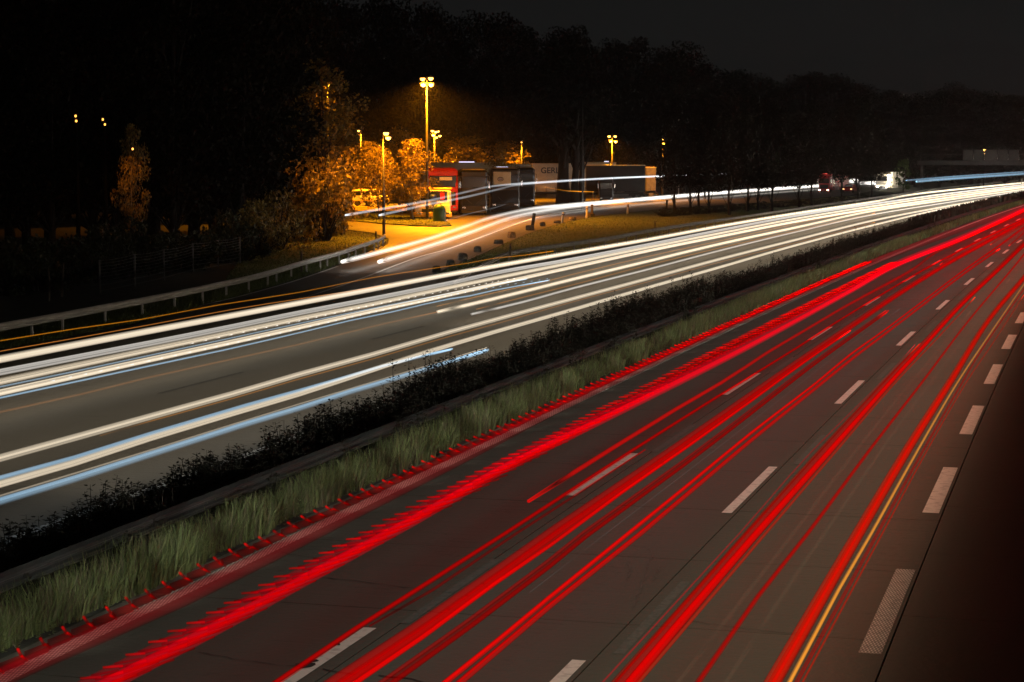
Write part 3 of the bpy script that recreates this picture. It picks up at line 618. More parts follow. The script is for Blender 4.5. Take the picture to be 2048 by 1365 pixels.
# ------------------------------------------------------------------ stones, delineators, bin
for i, (x, y, w, lab) in enumerate(((873, 545, 15, 'nearest rough stone block at the gore, beside the trails'), (901, 533, 15, 'second stone block from the gore tip, upright and squarish'), (925, 520, 16, 'largest stone block with a light rim, third from the gore tip'), (955, 504, 13, 'flat topped stone block, fourth from the gore tip'), (997, 488, 17, 'long low stone block halfway along the lawn edge'), (1023, 476, 14, 'rounded stone block next before the leaning post'), (1085, 453, 10, 'small stone block just past the leaning post'), (1115, 447, 12, 'low stone block beside the nearest yellow marker'), (1145, 441, 13, 'last flat stone block between the two yellow markers'))):
    p = G(x, y); s = w / F * p.y; b = MB(); N_ = 10
    hgt = s * (.5 if i in (4, 7, 8) else .85)
    for r_ in range(5):
        for k in range(N_):
            a = 2 * math.pi * k / N_; q = (1.0, 1.05, 1.03, .85, .45)[r_] * s * .55 * rnd.uniform(.88, 1.1)
            ca, sa = math.cos(a), math.sin(a); m_ = max(abs(ca), abs(sa)) ** .7
            b.v.append((q * ca / m_, q * sa / m_ * .8, (-.1, .25, .65, .95, 1.02)[r_] * hgt * rnd.uniform(.95, 1.05)))
    for r_ in range(4):
        for k in range(N_): j = (k + 1) % N_; b.f.append((r_ * N_ + k, r_ * N_ + j, r_ * N_ + N_ + j, r_ * N_ + N_ + k))
    b.f.append(tuple(4 * N_ + k for k in range(N_)))
    o = part('stone_block', b, M_stone, None); o.location = p; o.rotation_euler = (0, 0, rnd.uniform(-.3, .3)); tag(o, lab, 'stone block', 'stone blocks edging the slip road')
for x, y0, y1, lab in ((1124, 424, 448, 'nearest yellow lit marker post with a black band, leaning right'), (1173, 413, 437, 'second yellow lit marker post, next to the brown post'), (1255, 408, 428, 'third yellow lit marker post, alone at the lawn edge'), (1333, 400, 419, 'farthest reddish marker post at the end of the lawn')):
    p = G(x, y1); h = HZ(y0, p.y); t = empty('delineator_post', p, 0, lab, 'marker post', 'delineator posts along the slip road'); t.rotation_euler = (0, math.radians(8 if x < 1150 else 3), 0)
    b = MB().box((0, 0, h / 2 - .1), (.24, .16, h + .2), ch=.05); part('post', b, M_white if x < 1300 else M_wood, t); part('black_band', MB().box((0, 0, h * .78), (.25, .17, .22), ch=.05), M_black, t); part('reflector', MB().box((0, -.09, h * .8), (.06, .02, .14)), M_amberR, t)
p = G(1062, 461); t = empty('leaning_post', p, 0, 'dark wooden post leaning right out of a stone foot', 'post')
part('foot', MB().box((-.1, 0, .22), (.8, .55, .5), ch=.07), M_stone, t); h = HZ(430, p.y); part('post', MB().box((.2, 0, h / 2 + .1), (.3, .22, h + .1), tilt=(0, .14), ch=.03), M_wood, t)
p = G(1184, 435); t = empty('brown_post', p, 0, 'thick brown post with a box at its foot, right of a yellow marker', 'post'); h = HZ(409, p.y)
part('post', MB().box((0, 0, h / 2 - .1), (.26, .22, h + .2), ch=.03), M_wood, t); part('foot_box', MB().box((-.45, -.1, .25), (.55, .4, .5), ch=.04), M_wood, t); part('cap', MB().box((.1, -.1, .2), (.4, .4, .4), ch=.04), M_black, t)
for x, y0, y1, lab in ((1133, 392, 409, 'short white post behind the slip road trails under the trailer'), (1186, 383, 404, 'thin grey post behind the slip road trails, right of the mast'), (1357, 366, 393, 'thin pale post behind the slip road trails in the dark')):
    p = G(x, y1); h = HZ(y0, p.y); t = empty('sign_post', p, 0, lab, 'post'); part('post', MB().tube([(0, 0, -.1), (0, 0, h)], .07, 8), M_white, t, True); part('cap', MB().lathe([(.08, 0), (.08, .04), (.02, .08)], 8, (0, 0, h)), M_black, t)
p = G(879, 445); t = empty('bottle_bank', p, 0, 'green rounded bottle bank standing on the grass island', 'recycling bin')
h = HZ(410, p.y); w = 13 / F * p.y * 1.0
part('body', MB().lathe([(w * .96, .02), (w, .12), (w * 1.0, h * .55), (w * .94, h * .78), (w * .72, h * .93), (w * .35, h), (.05, h * 1.01)], 22), M_green, t, True)
part('lifting_ring', MB().tube([(.12 * math.cos(a), 0, h + .08 + .12 * math.sin(a)) for a in [i * math.pi / 6 for i in range(13)]], .025, 6), M_zinc_old, t)
for a in (-.9, .5): part('opening', MB().lathe([(.16, 0), (.16, .06)], 12), M_black, t, loc=(w * .9 * math.sin(a), -w * .9 * math.cos(a), h * .72))
part('white_label', MB().box((w * .82, -w * .55, h * .33), (.12, .05, h * .5)), M_white, t)

# ------------------------------------------------------------------ vehicles of the parking
def wheels(t, xs, w, r, y_face='x'):
    for x in xs:
        for sd_ in (-1, 1):
            wh = part('wheel', MB().wheel((x, sd_ * (w / 2 - .16), r), r, .3), M_tyre, t); part('rim', MB().wheel((x, sd_ * (w / 2 - .06), r), r * .56, .14, 12), M_zinc_old, wh)
def coach(label, loc, rz, L_, W, H, m, front=None, swoosh=False, plates=None):
    """front faces local -x"""
    t = empty('coach', loc, rz, label, 'coach', 'coaches parked side by side'); 
    part('body', MB().box((L_ / 2, 0, H / 2 + .18), (L_, W, H - .36), ch=.22), m, t)
    part('roof', MB().box((L_ / 2 + .2, 0, H + .03), (L_ - 1.2, W * .82, .16), ch=.06), M_cream if m is not M_red else M_red, t)
    part('windscreen', MB().box((-.02, 0, H * .36), (.1, W * .88, H * .3), ch=.04, tilt=(0, .06)), M_glass, t)
    part('windscreen', MB().box((-.02, 0, H * .74), (.1, W * .88, H * .26), ch=.04), M_glass, t)
    if front: part('front_band', MB().box((-.06, 0, H * .9), (.14, W * .94, H * .1), ch=.05), front, t); part('front_pillar', MB().box((-.05, W * .46, H * .4), (.16, W * .08, H * .62), ch=.03), front, t); part('front_pillar', MB().box((-.05, -W * .46, H * .4), (.16, W * .08, H * .62), ch=.03), front, t); part('front_panel', MB().box((-.05, 0, H * .16), (.16, W * .9, H * .13), ch=.04), front, t)
    if plates:
        for y, w in plates: part('destination_panel', MB().box((-.13, y, H * .79), (.04, w, H * .07)), M_white, t)
    for sd_ in (-1, 1):
        for k in range(5):
            x = 1.6 + k * (L_ - 2.2) / 5
            part('side_window', MB().box((x + .8, sd_ * (W / 2 + .005), H * .72), ((L_ - 2.2) / 5 - .12, .05, H * .26), ch=.02), M_glass, t)
        hl = part('headlight', MB().box((-.08, sd_ * W * .38, H * .17), (.12, W * .12, H * .045), ch=.03), M_chrome, t)
        mr = part('mirror', MB().tube([(.1, sd_ * W * .46, H * .86), (-.35, sd_ * W * .56, H * .84), (-.4, sd_ * W * .56, H * .74)], .045, 6), M_black, t); part('mirror_glass', MB().box((-.4, sd_ * W * .56, H * .66), (.16, .22, H * .13), ch=.03), M_chrome, mr)
        part('wiper', MB().tube([(-.09, sd_ * .2, H * .24), (-.1, sd_ * .9, H * .36)], .02, 5), M_black, t)
    part('bumper', MB().box((-.08, 0, H * .075), (.22, W * .96, H * .06), ch=.04), M_black, t)
    if swoosh:
        c = MB(); N_ = 18; y = -W / 2 - .012
        for i in range(N_):
            a0, a1 = i / N_, (i + 1) / N_; f0 = lambda a: (.2 + a * 4.6, H * (.62 + .3 * (1 - (1 - a) ** 2.2))); f1 = lambda a: (.2 + a * 4.6, H * (.98))
            c.quad((f0(a0)[0], y, f0(a0)[1]), (f0(a1)[0], y, f0(a1)[1]), (f1(a1)[0], y, f1(a1)[1]), (f1(a0)[0], y, f1(a0)[1]))
        part('cream_swoosh', c, M_cream, t)
        part('front_emblem_panel', MB().box((-.07, .35, H * .78), (.12, W * .6, H * .3), ch=.06), M_cream, t)
        em = MB(); em.tube([(-.15, .55 + .34 * math.cos(a), H * .76 + .22 * math.sin(a)) for a in [i * math.pi / 10 for i in range(21)]], .05, 6); part('oval_emblem', em, M_navy, t); part('emblem_core', MB().box((-.14, .55, H * .76), (.03, .42, .12)), M_blueP, t)
    wheels(t, (L_ * .2, L_ * .72, L_ * .82), W, .58); return t
def head(dx, dy): return math.atan2(dy, dx)
# three coaches, noses to the slip road
def put(px, py): p = G(px, py); return Vector((p.x, p.y, .012))
coach('red fronted coach with a lit destination panel behind the tow truck', put(886, 431), math.radians(94), 13, 3.5, 5.35, M_red, M_red, plates=((-.62, .9), (.12, .55)))
coach('black coach between the red one and the emblem one', put(948, 431), math.radians(93), 13, 3.1, 5.2, M_coach)
coach('dark coach with a cream front and an oval emblem', put(1010, 425), math.radians(91), 13, 3.6, 5.3, M_coach, swoosh=True)
coach('rear dark coach half hidden beside the cream trailer', put(1046, 414), math.radians(90), 12, 3.2, 5.2, M_coach)
# recovery truck with flat bed, cab facing right
p = put(861, 438); t = empty('tow_truck', p, math.radians(0), 'pale tow truck with a lettered cab front and a long flat bed', 'tow truck')
part('cab', MB().box((0, 0, 2.2), (4.6, 2.7, 1.9), ch=.2), M_white, t); part('cab_front', MB().box((.3, -1.42, 1.0), (3.9, .3, 1.2), ch=.1), M_white, t)
part('windscreen', MB().box((.45, -1.36, 2.55), (2.9, .1, 1.0), ch=.05), M_glass, t); part('side_window', MB().box((-1.65, -1.36, 2.55), (.85, .09, .95), ch=.04), M_glass, t)
part('side_window', MB().box((2.32, 0, 2.55), (.06, 1.2, .8), ch=.02), M_glass, t)
part('roof_bar', MB().box((.3, -1.0, 3.3), (4.2, .5, .24), ch=.08), M_yellow, t); part('roof_lamp', MB().box((.5, -1.1, 2.98), (1.4, .3, .14), ch=.04), M_white, t)
part('blue_bag', MB().lathe([(.1, 0), (.35, .08), (.4, .3), (.2, .5), (.05, .52)], 12, (.35, -1.45, 2.2)), M_blueP, t, True); part('red_panel', MB().box((1.35, -1.425, 2.5), (.45, .04, .75)), M_red, t)
part('mirror', MB().box((2.55, -1.5, 2.6), (.3, .2, .75), ch=.05), M_black, t); part('bumper', MB().box((.3, -1.5, .5), (4.2, .35, .55), ch=.08), M_yellow, t); part('grille', MB().box((.4, -1.585, .95), (2.6, .04, .34)), M_black, t)
for x in (-1.2, 1.9): part('headlight', MB().box((x, -1.66, .62), (.5, .06, .24), ch=.02), M_chrome, t)
link('lettering', text_mesh('ADAC', .62, M_navy, bold=.012), t, (.45, -1.595, 1.36)).rotation_euler = (math.pi / 2, 0, 0)
part('flat_bed', MB().box((-6.2, .2, 1.28), (7.4, 2.5, .22), ch=.04).box((-6.2, -1.05, 1.02), (7.4, .12, .3), ch=.02), M_yellow, t); part('chassis', MB().box((-5.6, .2, .85), (8.6, 1.1, .3)), M_black, t)
for x in (-1.6, 1.6): wh = part('wheel', MB().wheel((x, -1.15, .5), .5, .34), M_tyre, t); part('rim', MB().wheel((x, -1.27, .5), .28, .14, 12), M_zinc_old, wh)
for x in (-7.0, -8.1): wh = part('wheel', MB().wheel((x, -1.0, .48), .48, .34), M_tyre, t); part('rim', MB().wheel((x, -1.12, .48), .27, .14, 12), M_zinc_old, wh)
p2 = p + Vector((-6.6, .1, 1.4)); v = empty('van', p2, 0, 'small pale van carried on the tow truck bed', 'van')
part('body', MB().box((0, 0, .75), (4.2, 1.8, .8), ch=.15).box((-.5, 0, 1.45), (3.0, 1.65, .8), ch=.22), M_white, v)
for x in (-1.4, -.4, .6): part('side_window', MB().box((x, -.835, 1.42), (.8, .05, .45), ch=.02), M_glass, v)
part('stripe', MB().box((0, -.912, .62), (4.0, .02, .16)), M_yellow, v)
for x in (-1.35, 1.35): wh = part('wheel', MB().wheel((x, -.8, .32), .32, .22), M_tyre, v); part('rim', MB().wheel((x, -.88, .32), .18, .1, 12), M_chrome, wh)
p3 = p + Vector((-10.6, 3.5, 0)); v = empty('car', p3, math.radians(10), 'dark car parked behind the tow truck bed by the bush', 'car')
part('body', MB().box((0, 0, .68), (4.4, 1.8, .72), ch=.2).box((-.2, 0, 1.25), (2.4, 1.5, .6), ch=.25), M_coach, v); part('side_window', MB().box((-.2, -.74, 1.27), (1.9, .06, .36), ch=.02), M_glass, v)
for x in (-1.4, 1.4): part('wheel', MB().wheel((x, -.82, .33), .33, .22), M_tyre, v)

def trailer(label, loc, rz, L_, W, H, m, txt=None, name='box_trailer', ribs=True, axle=None):
    t = empty(name, loc, rz, label, 'trailer'); fl = H * .27
    part('box_body', MB().box((0, 0, (H + fl) / 2), (L_, W, H - fl), ch=.05), m, t); part('roof_rim', MB().box((0, 0, H + .05), (L_ + .08, W + .08, .12), ch=.03), M_cream, t)
    part('chassis', MB().box((0, 0, fl * .8), (L_ * .96, W * .5, fl * .25)), M_black, t); part('side_guard', MB().box((0, -W * .48, fl * .55), (L_ * .45, .06, fl * .4)), M_zinc_old, t)
    for k in range(int(L_ / 1.4)): part('curtain_strap', MB().box((-L_ / 2 + .7 + k * 1.4, -W / 2 - .012, fl + .35), (.06, .02, .7)), M_black, t)
    for x in (L_ * .25, L_ * .35, L_ * .45): 
        wh = part('wheel', MB().wheel((x, -W * .42, .55), .55, .34), M_tyre, t); part('rim', MB().wheel((x, -W * .42 - .12, .55), .3, .14, 12), M_zinc_old, wh)
    for sd_ in (-1, 1): part('tail_light', MB().box((L_ / 2 + .03, sd_ * W * .38, fl * .85), (.06, .4, .16)), M_red, t)
    if txt:
        me = text_mesh(txt[0], txt[1], M_navy, bold=.02); link('lettering', me, t, (txt[2], -W / 2 - .02, txt[3])).rotation_euler = (math.pi / 2, 0, 0)
    return t
def box_at(label, x0, x1, ytop, Y, m, txt=None, W=3.0, rz=0, name='box_trailer'):
    H_ = HZ(ytop, Y); xa, xb = GX(x0, Y), GX(x1, Y); return trailer(label, (( xa + xb) / 2, Y + W / 2, .012), rz, xb - xa, W, H_, m, txt, name)
box_at('cream trailer with dark block lettering, cut by dark tree trunks', 1064, 1170, 329, 300, M_tarp, ('GERL', 1.2, -1.25, HZ(342, 300)))
box_at('dark tarpaulin trailer right of the cream one', 1172, 1290, 332, 305, M_tarpD)
box_at('pale box trailer end at the right of the dark tarpaulin trailer', 1292, 1312, 336, 318, M_zinc_old, W=5)
box_at('long pale trailer in the row behind the coaches', 862, 1010, 327, 275, M_cream, W=3)
box_at('second pale trailer in the row behind, right of the first', 1012, 1062, 330, 290, M_tarp, W=3)
box_at('grey trailer at the back between the cream and dark ones', 1150, 1232, 326, 345, M_tarp, W=3)
box_at('grey trailer behind the young trees, left of the red coach', 735, 850, 332, 268, M_tarp, W=3)
for a, b_, y, Y, lab in ((918, 949, 324.5, 273, 'violet strip light over the pale trailer roof'), (993, 1016, 335, 262, 'short white strip light above the dark coach roof'), (1208, 1217, 323.5, 300, 'tiny violet strip light left of the three lamp mast')):
    z = HZ(y, Y); o = part('strip_light', MB().box((0, 0, 0), ((b_ - a) / F * Y, .2, .14), ch=.03), M_neon, None); o.location = ((GX(a, Y) + GX(b_, Y)) / 2, Y, z); tag(o, lab, 'strip light')
# dark lorry cabs behind the slip road
def lorry(label, px, py, hpx, m, rz, lit=False, wpx=28):
    p = put(px, py); H_ = hpx / F * p.y; W = wpx / F * p.y; t = empty('lorry', p, rz, label, 'lorry', 'lorries standing behind the slip road')
    part('cab', MB().box((0, 0, H_ * .55), (W, 2.2, H_ * .8), ch=.18), m, t); part('windscreen', MB().box((0, -1.1, H_ * .66), (W * .86, .1, H_ * .26), ch=.04), M_glass, t); part('roof_spoiler', MB().box((0, .3, H_ * .98), (W * .9, 1.4, H_ * .1), ch=.1), m, t)
    part('grille', MB().box((0, -1.13, H_ * .34), (W * .7, .06, H_ * .2), ch=.02), M_black, t); part('bumper', MB().box((0, -1.15, H_ * .14), (W * .98, .2, H_ * .12), ch=.05), m, t)
    for sd_ in (-1, 1):
        part('headlight', MB().box((sd_ * W * .36, -1.26, H_ * .15), (W * .14, .06, H_ * .05)), M_head if lit else M_chrome, t); part('mirror', MB().box((sd_ * W * .58, -1.0, H_ * .66), (.18, .2, H_ * .2), ch=.04), M_chrome, t)
        part('wheel', MB().wheel((sd_ * W * .4, -.4, .5), .5, .32, axis='x'), M_tyre, t); part('exhaust_pipe', MB().tube([(sd_ * W * .46, 1.2, H_ * .2), (sd_ * W * .46, 1.2, H_ * .9)], .08, 8), M_chrome, t)
    if lit: part('roof_lights', MB().box((0, -.7, H_ * 1.05), (W * .5, .1, .1)), M_tail, t)
    part('load', MB().box((0, 5.4, H_ * .56), (W * 1.02, 8, H_ * .85), ch=.05), m, t); return t
lorry('dark lorry nose right of the unlit mast', 1212, 404, 48, M_coach, 0)
lorry('dark lorry nose left of the trees before the white trail', 1262, 402, 46, M_coach, 0)
lorry('red lorry with lit headlights waiting on the far slip road', 1652, 386, 36, M_red, -.5, True, 24)
p = put(1700, 386); v = empty('car', p, -.4, 'small dark red car beside the red lorry on the slip road', 'car')
part('body', MB().box((0, 0, .7), (2.0, 4.2, .8), ch=.2).box((0, .2, 1.3), (1.7, 2.2, .6), ch=.25), M_red, v)
for sd_ in (-1, 1): part('headlight', MB().box((sd_ * .7, -2.12, .7), (.3, .06, .18)), M_parkl, v); part('wheel', MB().wheel((sd_ * .85, -1.3, .33), .33, .22, axis='x'), M_tyre, v)
part('windscreen', MB().box((0, -.92, 1.3), (1.4, .1, .4), ch=.02), M_glass, v)
p = put(1768, 381); t = empty('lorry', p, -.5, 'pale lorry with one glaring headlamp beside green lit leaves', 'lorry', 'lorries standing behind the slip road')
part('cab', MB().box((0, 0, 1.9), (2.5, 2.2, 2.9), ch=.18), M_white, t); part('windscreen', MB().box((0, -1.1, 2.3), (2.1, .1, .9), ch=.03), M_glass, t); part('bumper', MB().box((0, -1.15, .55), (2.5, .2, .5), ch=.05), M_black, t)
hl = part('headlight', MB().lathe([(.05, 0), (.34, .05), (.36, .14), (.3, .2)], 12, (1.5, -1.3, 2.0)), lamp_mat('glaring headlamp', (1, .86, .6), 30), t)
for x in (-.9, .9): part('headlight', MB().box((x, -1.27, .75), (.45, .06, .22)), M_head, t); part('wheel', MB().wheel((x, -.4, .5), .5, .32, axis='x'), M_tyre, t)
part('load', MB().box((0, 5.4, 2.0), (2.5, 8, 3.2), ch=.05), M_white, t)
spot((p.x + 1.2, p.y - 2.2, 2.2), 600, (1, .86, .6), 3.1, .2).rotation_euler = (math.radians(75), 0, .6)

# ------------------------------------------------------------------ sign gantry
Yg = 372; xg = GX(1843, Yg); gz0, gz1 = HZ(330.5, Yg), HZ(321.5, Yg)
t = empty('sign_gantry', (xg, Yg, 0), math.radians(-8), 'grey sign gantry spanning the left carriageway at the right edge', 'gantry'); Lg = 30
part('post', MB().box((0, 0, gz0 / 2), (.45, .45, gz0), ch=.05), M_gantry, t); part('post', MB().box((Lg, 0, gz0 / 2), (.45, .45, gz0), ch=.05), M_gantry, t)
part('beam', MB().box((Lg / 2 - .3, 0, (gz0 + gz1) / 2), (Lg + 1, .8, gz1 - gz0), ch=.05), M_gantry, t)
rb = MB(); rt = HZ(309.5, Yg)
rb.tube([(-.3, -.3, rt), (Lg, -.3, rt)], .04, 6)
for k in range(12): rb.tube([(-.3 + k * 2.7, -.3, gz1), (-.3 + k * 2.7, -.3, rt)], .035, 6)
part('railing', rb, M_gantry, t)
for a, b_ in ((1922, 1941), (1944, 1962), (1964, 1987), (1990, 2008), (2011, 2029)):
    x0, x1 = (a - 1843) / F * Yg, (b_ - 1843) / F * Yg; s_ = part('sign_panel', MB().box(((x0 + x1) / 2, -.55, (HZ(300, Yg) + HZ(321, Yg)) / 2), (x1 - x0, .25, HZ(300, Yg) - HZ(321, Yg)), ch=.04), mat('grey sign back', (.04, .037, .035), .6), t)
    part('panel_lamp', MB().tube([(x1 + .15, -.7, gz1 + .1), (x1 + .15, -.75, gz1 + .7), (x1 + .12, -.8, gz1 + 1.2)], [.14, .1, .04], 8), M_chrome, s_)

# ------------------------------------------------------------------ trees and bushes
def leaves(b, c, R_, n, size, flat=.8):
    for _ in range(n):
        while True:
            q = Vector((rnd.uniform(-1, 1), rnd.uniform(-1, 1), rnd.uniform(-1, 1)))
            if .15 < q.length < 1: break
        p = Vector(c) + Vector((q.x * R_, q.y * R_, q.z * R_ * flat)); s = size * rnd.uniform(.6, 1.3)
        a = Vector((rnd.gauss(0, 1), rnd.gauss(0, 1), rnd.gauss(0, .6))).normalized(); d = a.orthogonal().normalized(); d = (Matrix.Rotation(rnd.uniform(0, 6.28), 3, a) @ d); e = a.cross(d)
        b.quad(p - d * s * .5, p + e * s * .33, p + d * s * .55, p - e * s * .3)
def tree_meshes(seed, H, crown_r, clear, n_clump, per, size, lm, bm, trunk=.28):
    r2 = random.Random(seed); tb = MB(); pts = []; x = y = 0
    for i in range(8):
        z = H * .95 * i / 7; pts.append(Vector((x, y, z - (.3 if i == 0 else 0)))); x += r2.uniform(-.25, .25) * H / 20; y += r2.uniform(-.25, .25) * H / 20
    tb.tube(pts, [trunk * (1.35 if i == 0 else 1 - .12 * i) for i in range(8)], 8); cb = MB()
    for i in range(n_clump):
        f = (i + .5) / n_clump; z = clear + (H - clear) * f; prof = math.sin(math.pi * min(1, .12 + f * .86)) ** .6
        a = i * 2.4 + r2.uniform(-.5, .5); rr = crown_r * prof * r2.uniform(.35, 1.0); c = Vector((rr * math.cos(a), rr * math.sin(a), z + r2.uniform(-.5, .5)))
        k = min(7, max(1, int(z / H * 7 * .85))); st = pts[k - 1].lerp(pts[k], .5)
        tb.tube([st, st.lerp(c, .5) + Vector((0, 0, -.2)), c], [trunk * .3, trunk * .16, trunk * .05], 5); leaves(cb, c, crown_r * r2.uniform(.3, .5), per, size)
    return tb.mesh('trunk', bm, True), cb.mesh('crown', lm)
def place(name, ms, loc, sc, rz, label, group, cat='tree'):
    t = empty(name, loc, rz, label, cat, group); t.scale = (sc[0], sc[0], sc[1]) if isinstance(sc, tuple) else (sc, sc, sc); link('trunk', ms[0], t); link('crown', ms[1], t); return t
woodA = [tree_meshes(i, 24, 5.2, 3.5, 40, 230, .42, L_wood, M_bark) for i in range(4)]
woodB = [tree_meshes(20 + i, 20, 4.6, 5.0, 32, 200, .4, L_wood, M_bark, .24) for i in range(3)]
n = 0
for row, (Y0, Y1, x0, x1, k) in enumerate(((138, 150, -40, 500, 13), (158, 180, -40, 560, 15), (200, 215, -30, 600, 16), (270, 300, -40, 640, 17))):
    for i in range(k):
        Y = rnd.uniform(Y0, Y1); px = x0 + (x1 - x0) * (i + rnd.uniform(.2, .8)) / k
        if any(abs(px - q) < 16 for q in (155, 211)) and Y < 245 and rnd.random() < .8: px += 45
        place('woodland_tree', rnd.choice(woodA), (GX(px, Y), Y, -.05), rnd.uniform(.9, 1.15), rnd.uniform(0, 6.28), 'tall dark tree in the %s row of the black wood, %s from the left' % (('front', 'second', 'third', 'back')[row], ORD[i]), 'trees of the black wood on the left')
fw = -1
for px, Y, h in [(640 + i * 52 + rnd.uniform(-14, 14), rnd.uniform(342, 362), 0) for i in range(17)]:
    fw += 1; yt = [(600, -20), (740, 0), (900, 22), (1050, 48), (1200, 68), (1360, 88), (1420, 125), (1520, 150)]
    for (a, ya), (b_, yb) in zip(yt, yt[1:]):
        if a <= px <= b_: top_ = ya + (yb - ya) * (px - a) / (b_ - a)
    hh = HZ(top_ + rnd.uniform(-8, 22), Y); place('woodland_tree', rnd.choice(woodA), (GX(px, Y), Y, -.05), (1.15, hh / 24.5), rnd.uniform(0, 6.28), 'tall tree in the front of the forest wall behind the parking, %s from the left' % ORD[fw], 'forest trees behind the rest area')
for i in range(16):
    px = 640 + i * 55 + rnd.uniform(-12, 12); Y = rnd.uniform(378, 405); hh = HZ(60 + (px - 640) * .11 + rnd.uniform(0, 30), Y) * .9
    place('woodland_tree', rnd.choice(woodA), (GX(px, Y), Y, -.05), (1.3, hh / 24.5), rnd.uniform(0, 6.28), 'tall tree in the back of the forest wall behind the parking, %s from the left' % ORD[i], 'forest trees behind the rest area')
sk = [(1480, 150), (1560, 160), (1640, 146), (1690, 155), (1780, 188), (1860, 178), (1950, 176), (2048, 200), (2160, 205)]
for i in range(22):
    px = 1480 + i * 31 + rnd.uniform(-10, 10); Y = rnd.uniform(470, 540)
    for (a, ya), (b_, yb) in zip(sk, sk[1:]):
        if a <= px <= b_: top_ = ya + (yb - ya) * (px - a) / (b_ - a)
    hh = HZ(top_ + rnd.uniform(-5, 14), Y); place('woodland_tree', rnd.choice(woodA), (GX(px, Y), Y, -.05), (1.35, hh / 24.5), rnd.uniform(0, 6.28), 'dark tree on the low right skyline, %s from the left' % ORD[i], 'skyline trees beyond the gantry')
for i in range(16):
    px = 1500 + i * 42 + rnd.uniform(-10, 10); Y = rnd.uniform(430, 455); hh = rnd.uniform(11, 15)
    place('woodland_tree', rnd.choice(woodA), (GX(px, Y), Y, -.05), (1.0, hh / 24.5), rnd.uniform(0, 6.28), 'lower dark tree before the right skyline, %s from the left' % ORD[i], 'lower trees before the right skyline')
# row of bare-stemmed trees between slip road and main road
slim = 0
for px, yb in ((1350, 430), (1381, 426), (1398, 424), (1419, 428), (1459, 431), (1495, 424), (1516, 421), (1544, 424), (1599, 416), (1624, 413), (1684, 404), (1716, 400), (1742, 398)):
    slim += 1; p = G(px, yb); hh = HZ(200 + (px - 1350) * .05 + rnd.uniform(-15, 15), p.y); m_ = rnd.choice(woodB); place('roadside_tree', m_, (p.x, p.y, 0), (.62, hh / 20.3), rnd.uniform(0, 6.28), 'slim dark trunked tree on the bank, %s from the lawn end' % ORD[slim - 1], 'row of slim trees in front of the slip road')
# two heavy trunks in front of the cream trailer
big = tree_meshes(90, 22, 5.5, 9.0, 24, 110, .55, L_wood, M_bark, .95); big2 = tree_meshes(91, 22, 5, 8.5, 22, 110, .55, L_wood, M_bark, .6)
place('old_tree', big, (GX(1128, 285), 285, 0), 1, 0, 'old tree with the thickest dark trunk before the cream trailer', 'heavy trunks before the trailer')
place('old_tree', big2, (GX(1149, 284), 284, 0), 1, 1, 'old tree with a slimmer trunk just right of the thickest one', 'heavy trunks before the trailer')
place('old_tree', big2, (GX(1160, 287), 287, 0), (.8, .95), 2, 'third dark trunk between the cream and dark trailers', 'heavy trunks before the trailer')
# young autumn trees in the lamp light
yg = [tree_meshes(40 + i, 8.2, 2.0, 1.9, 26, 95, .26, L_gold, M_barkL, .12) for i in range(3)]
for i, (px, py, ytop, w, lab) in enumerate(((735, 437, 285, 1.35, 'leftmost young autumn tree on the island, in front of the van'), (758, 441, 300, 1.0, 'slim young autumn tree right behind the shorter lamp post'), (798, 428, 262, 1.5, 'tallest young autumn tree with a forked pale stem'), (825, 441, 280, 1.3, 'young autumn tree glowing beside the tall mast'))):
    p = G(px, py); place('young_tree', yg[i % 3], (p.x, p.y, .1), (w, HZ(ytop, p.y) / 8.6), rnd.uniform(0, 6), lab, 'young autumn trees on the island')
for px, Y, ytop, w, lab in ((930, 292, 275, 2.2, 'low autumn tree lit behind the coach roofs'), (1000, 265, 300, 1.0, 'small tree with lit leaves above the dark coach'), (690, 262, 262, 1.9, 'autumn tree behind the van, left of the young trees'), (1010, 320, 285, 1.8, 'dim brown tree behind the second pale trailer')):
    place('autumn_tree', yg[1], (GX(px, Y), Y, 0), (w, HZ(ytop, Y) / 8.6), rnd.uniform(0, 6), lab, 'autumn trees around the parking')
# bush and tall tree beside the lawn
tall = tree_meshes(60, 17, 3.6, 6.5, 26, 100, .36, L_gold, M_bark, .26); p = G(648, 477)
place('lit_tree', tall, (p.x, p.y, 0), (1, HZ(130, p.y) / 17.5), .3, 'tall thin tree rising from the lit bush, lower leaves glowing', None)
def bush_meshes(seed, r, h, n, per, size, lm):
    r2 = random.Random(seed); tb = MB(); cb = MB()
    for i in range(n):
        a = r2.uniform(0, 6.28); q = r * math.sqrt(r2.random()); z = h * r2.uniform(.12, 1) * (1 - .35 * (q / r) ** 2); c = Vector((q * math.cos(a), q * math.sin(a), z))
        tb.tube([(c.x * .2, c.y * .2, -.1), (c.x * .6, c.y * .6, z * .6), c], [.05, .03, .01], 4); leaves(cb, c, h * r2.uniform(.12, .2), per, size, 1.0)
    return tb.mesh('stem', M_bark), cb.mesh('foliage', lm)
def bush(ms, loc, sc, label, group, cat='bush'):
    t = empty('bush', loc, rnd.uniform(0, 6.28), label, cat, group); t.scale = sc; link('stem', ms[0], t); link('foliage', ms[1], t); return t
bm_ = [bush_meshes(70 + i, 1.6, 3.2, 34, 70, .2, L_bush) for i in range(3)]
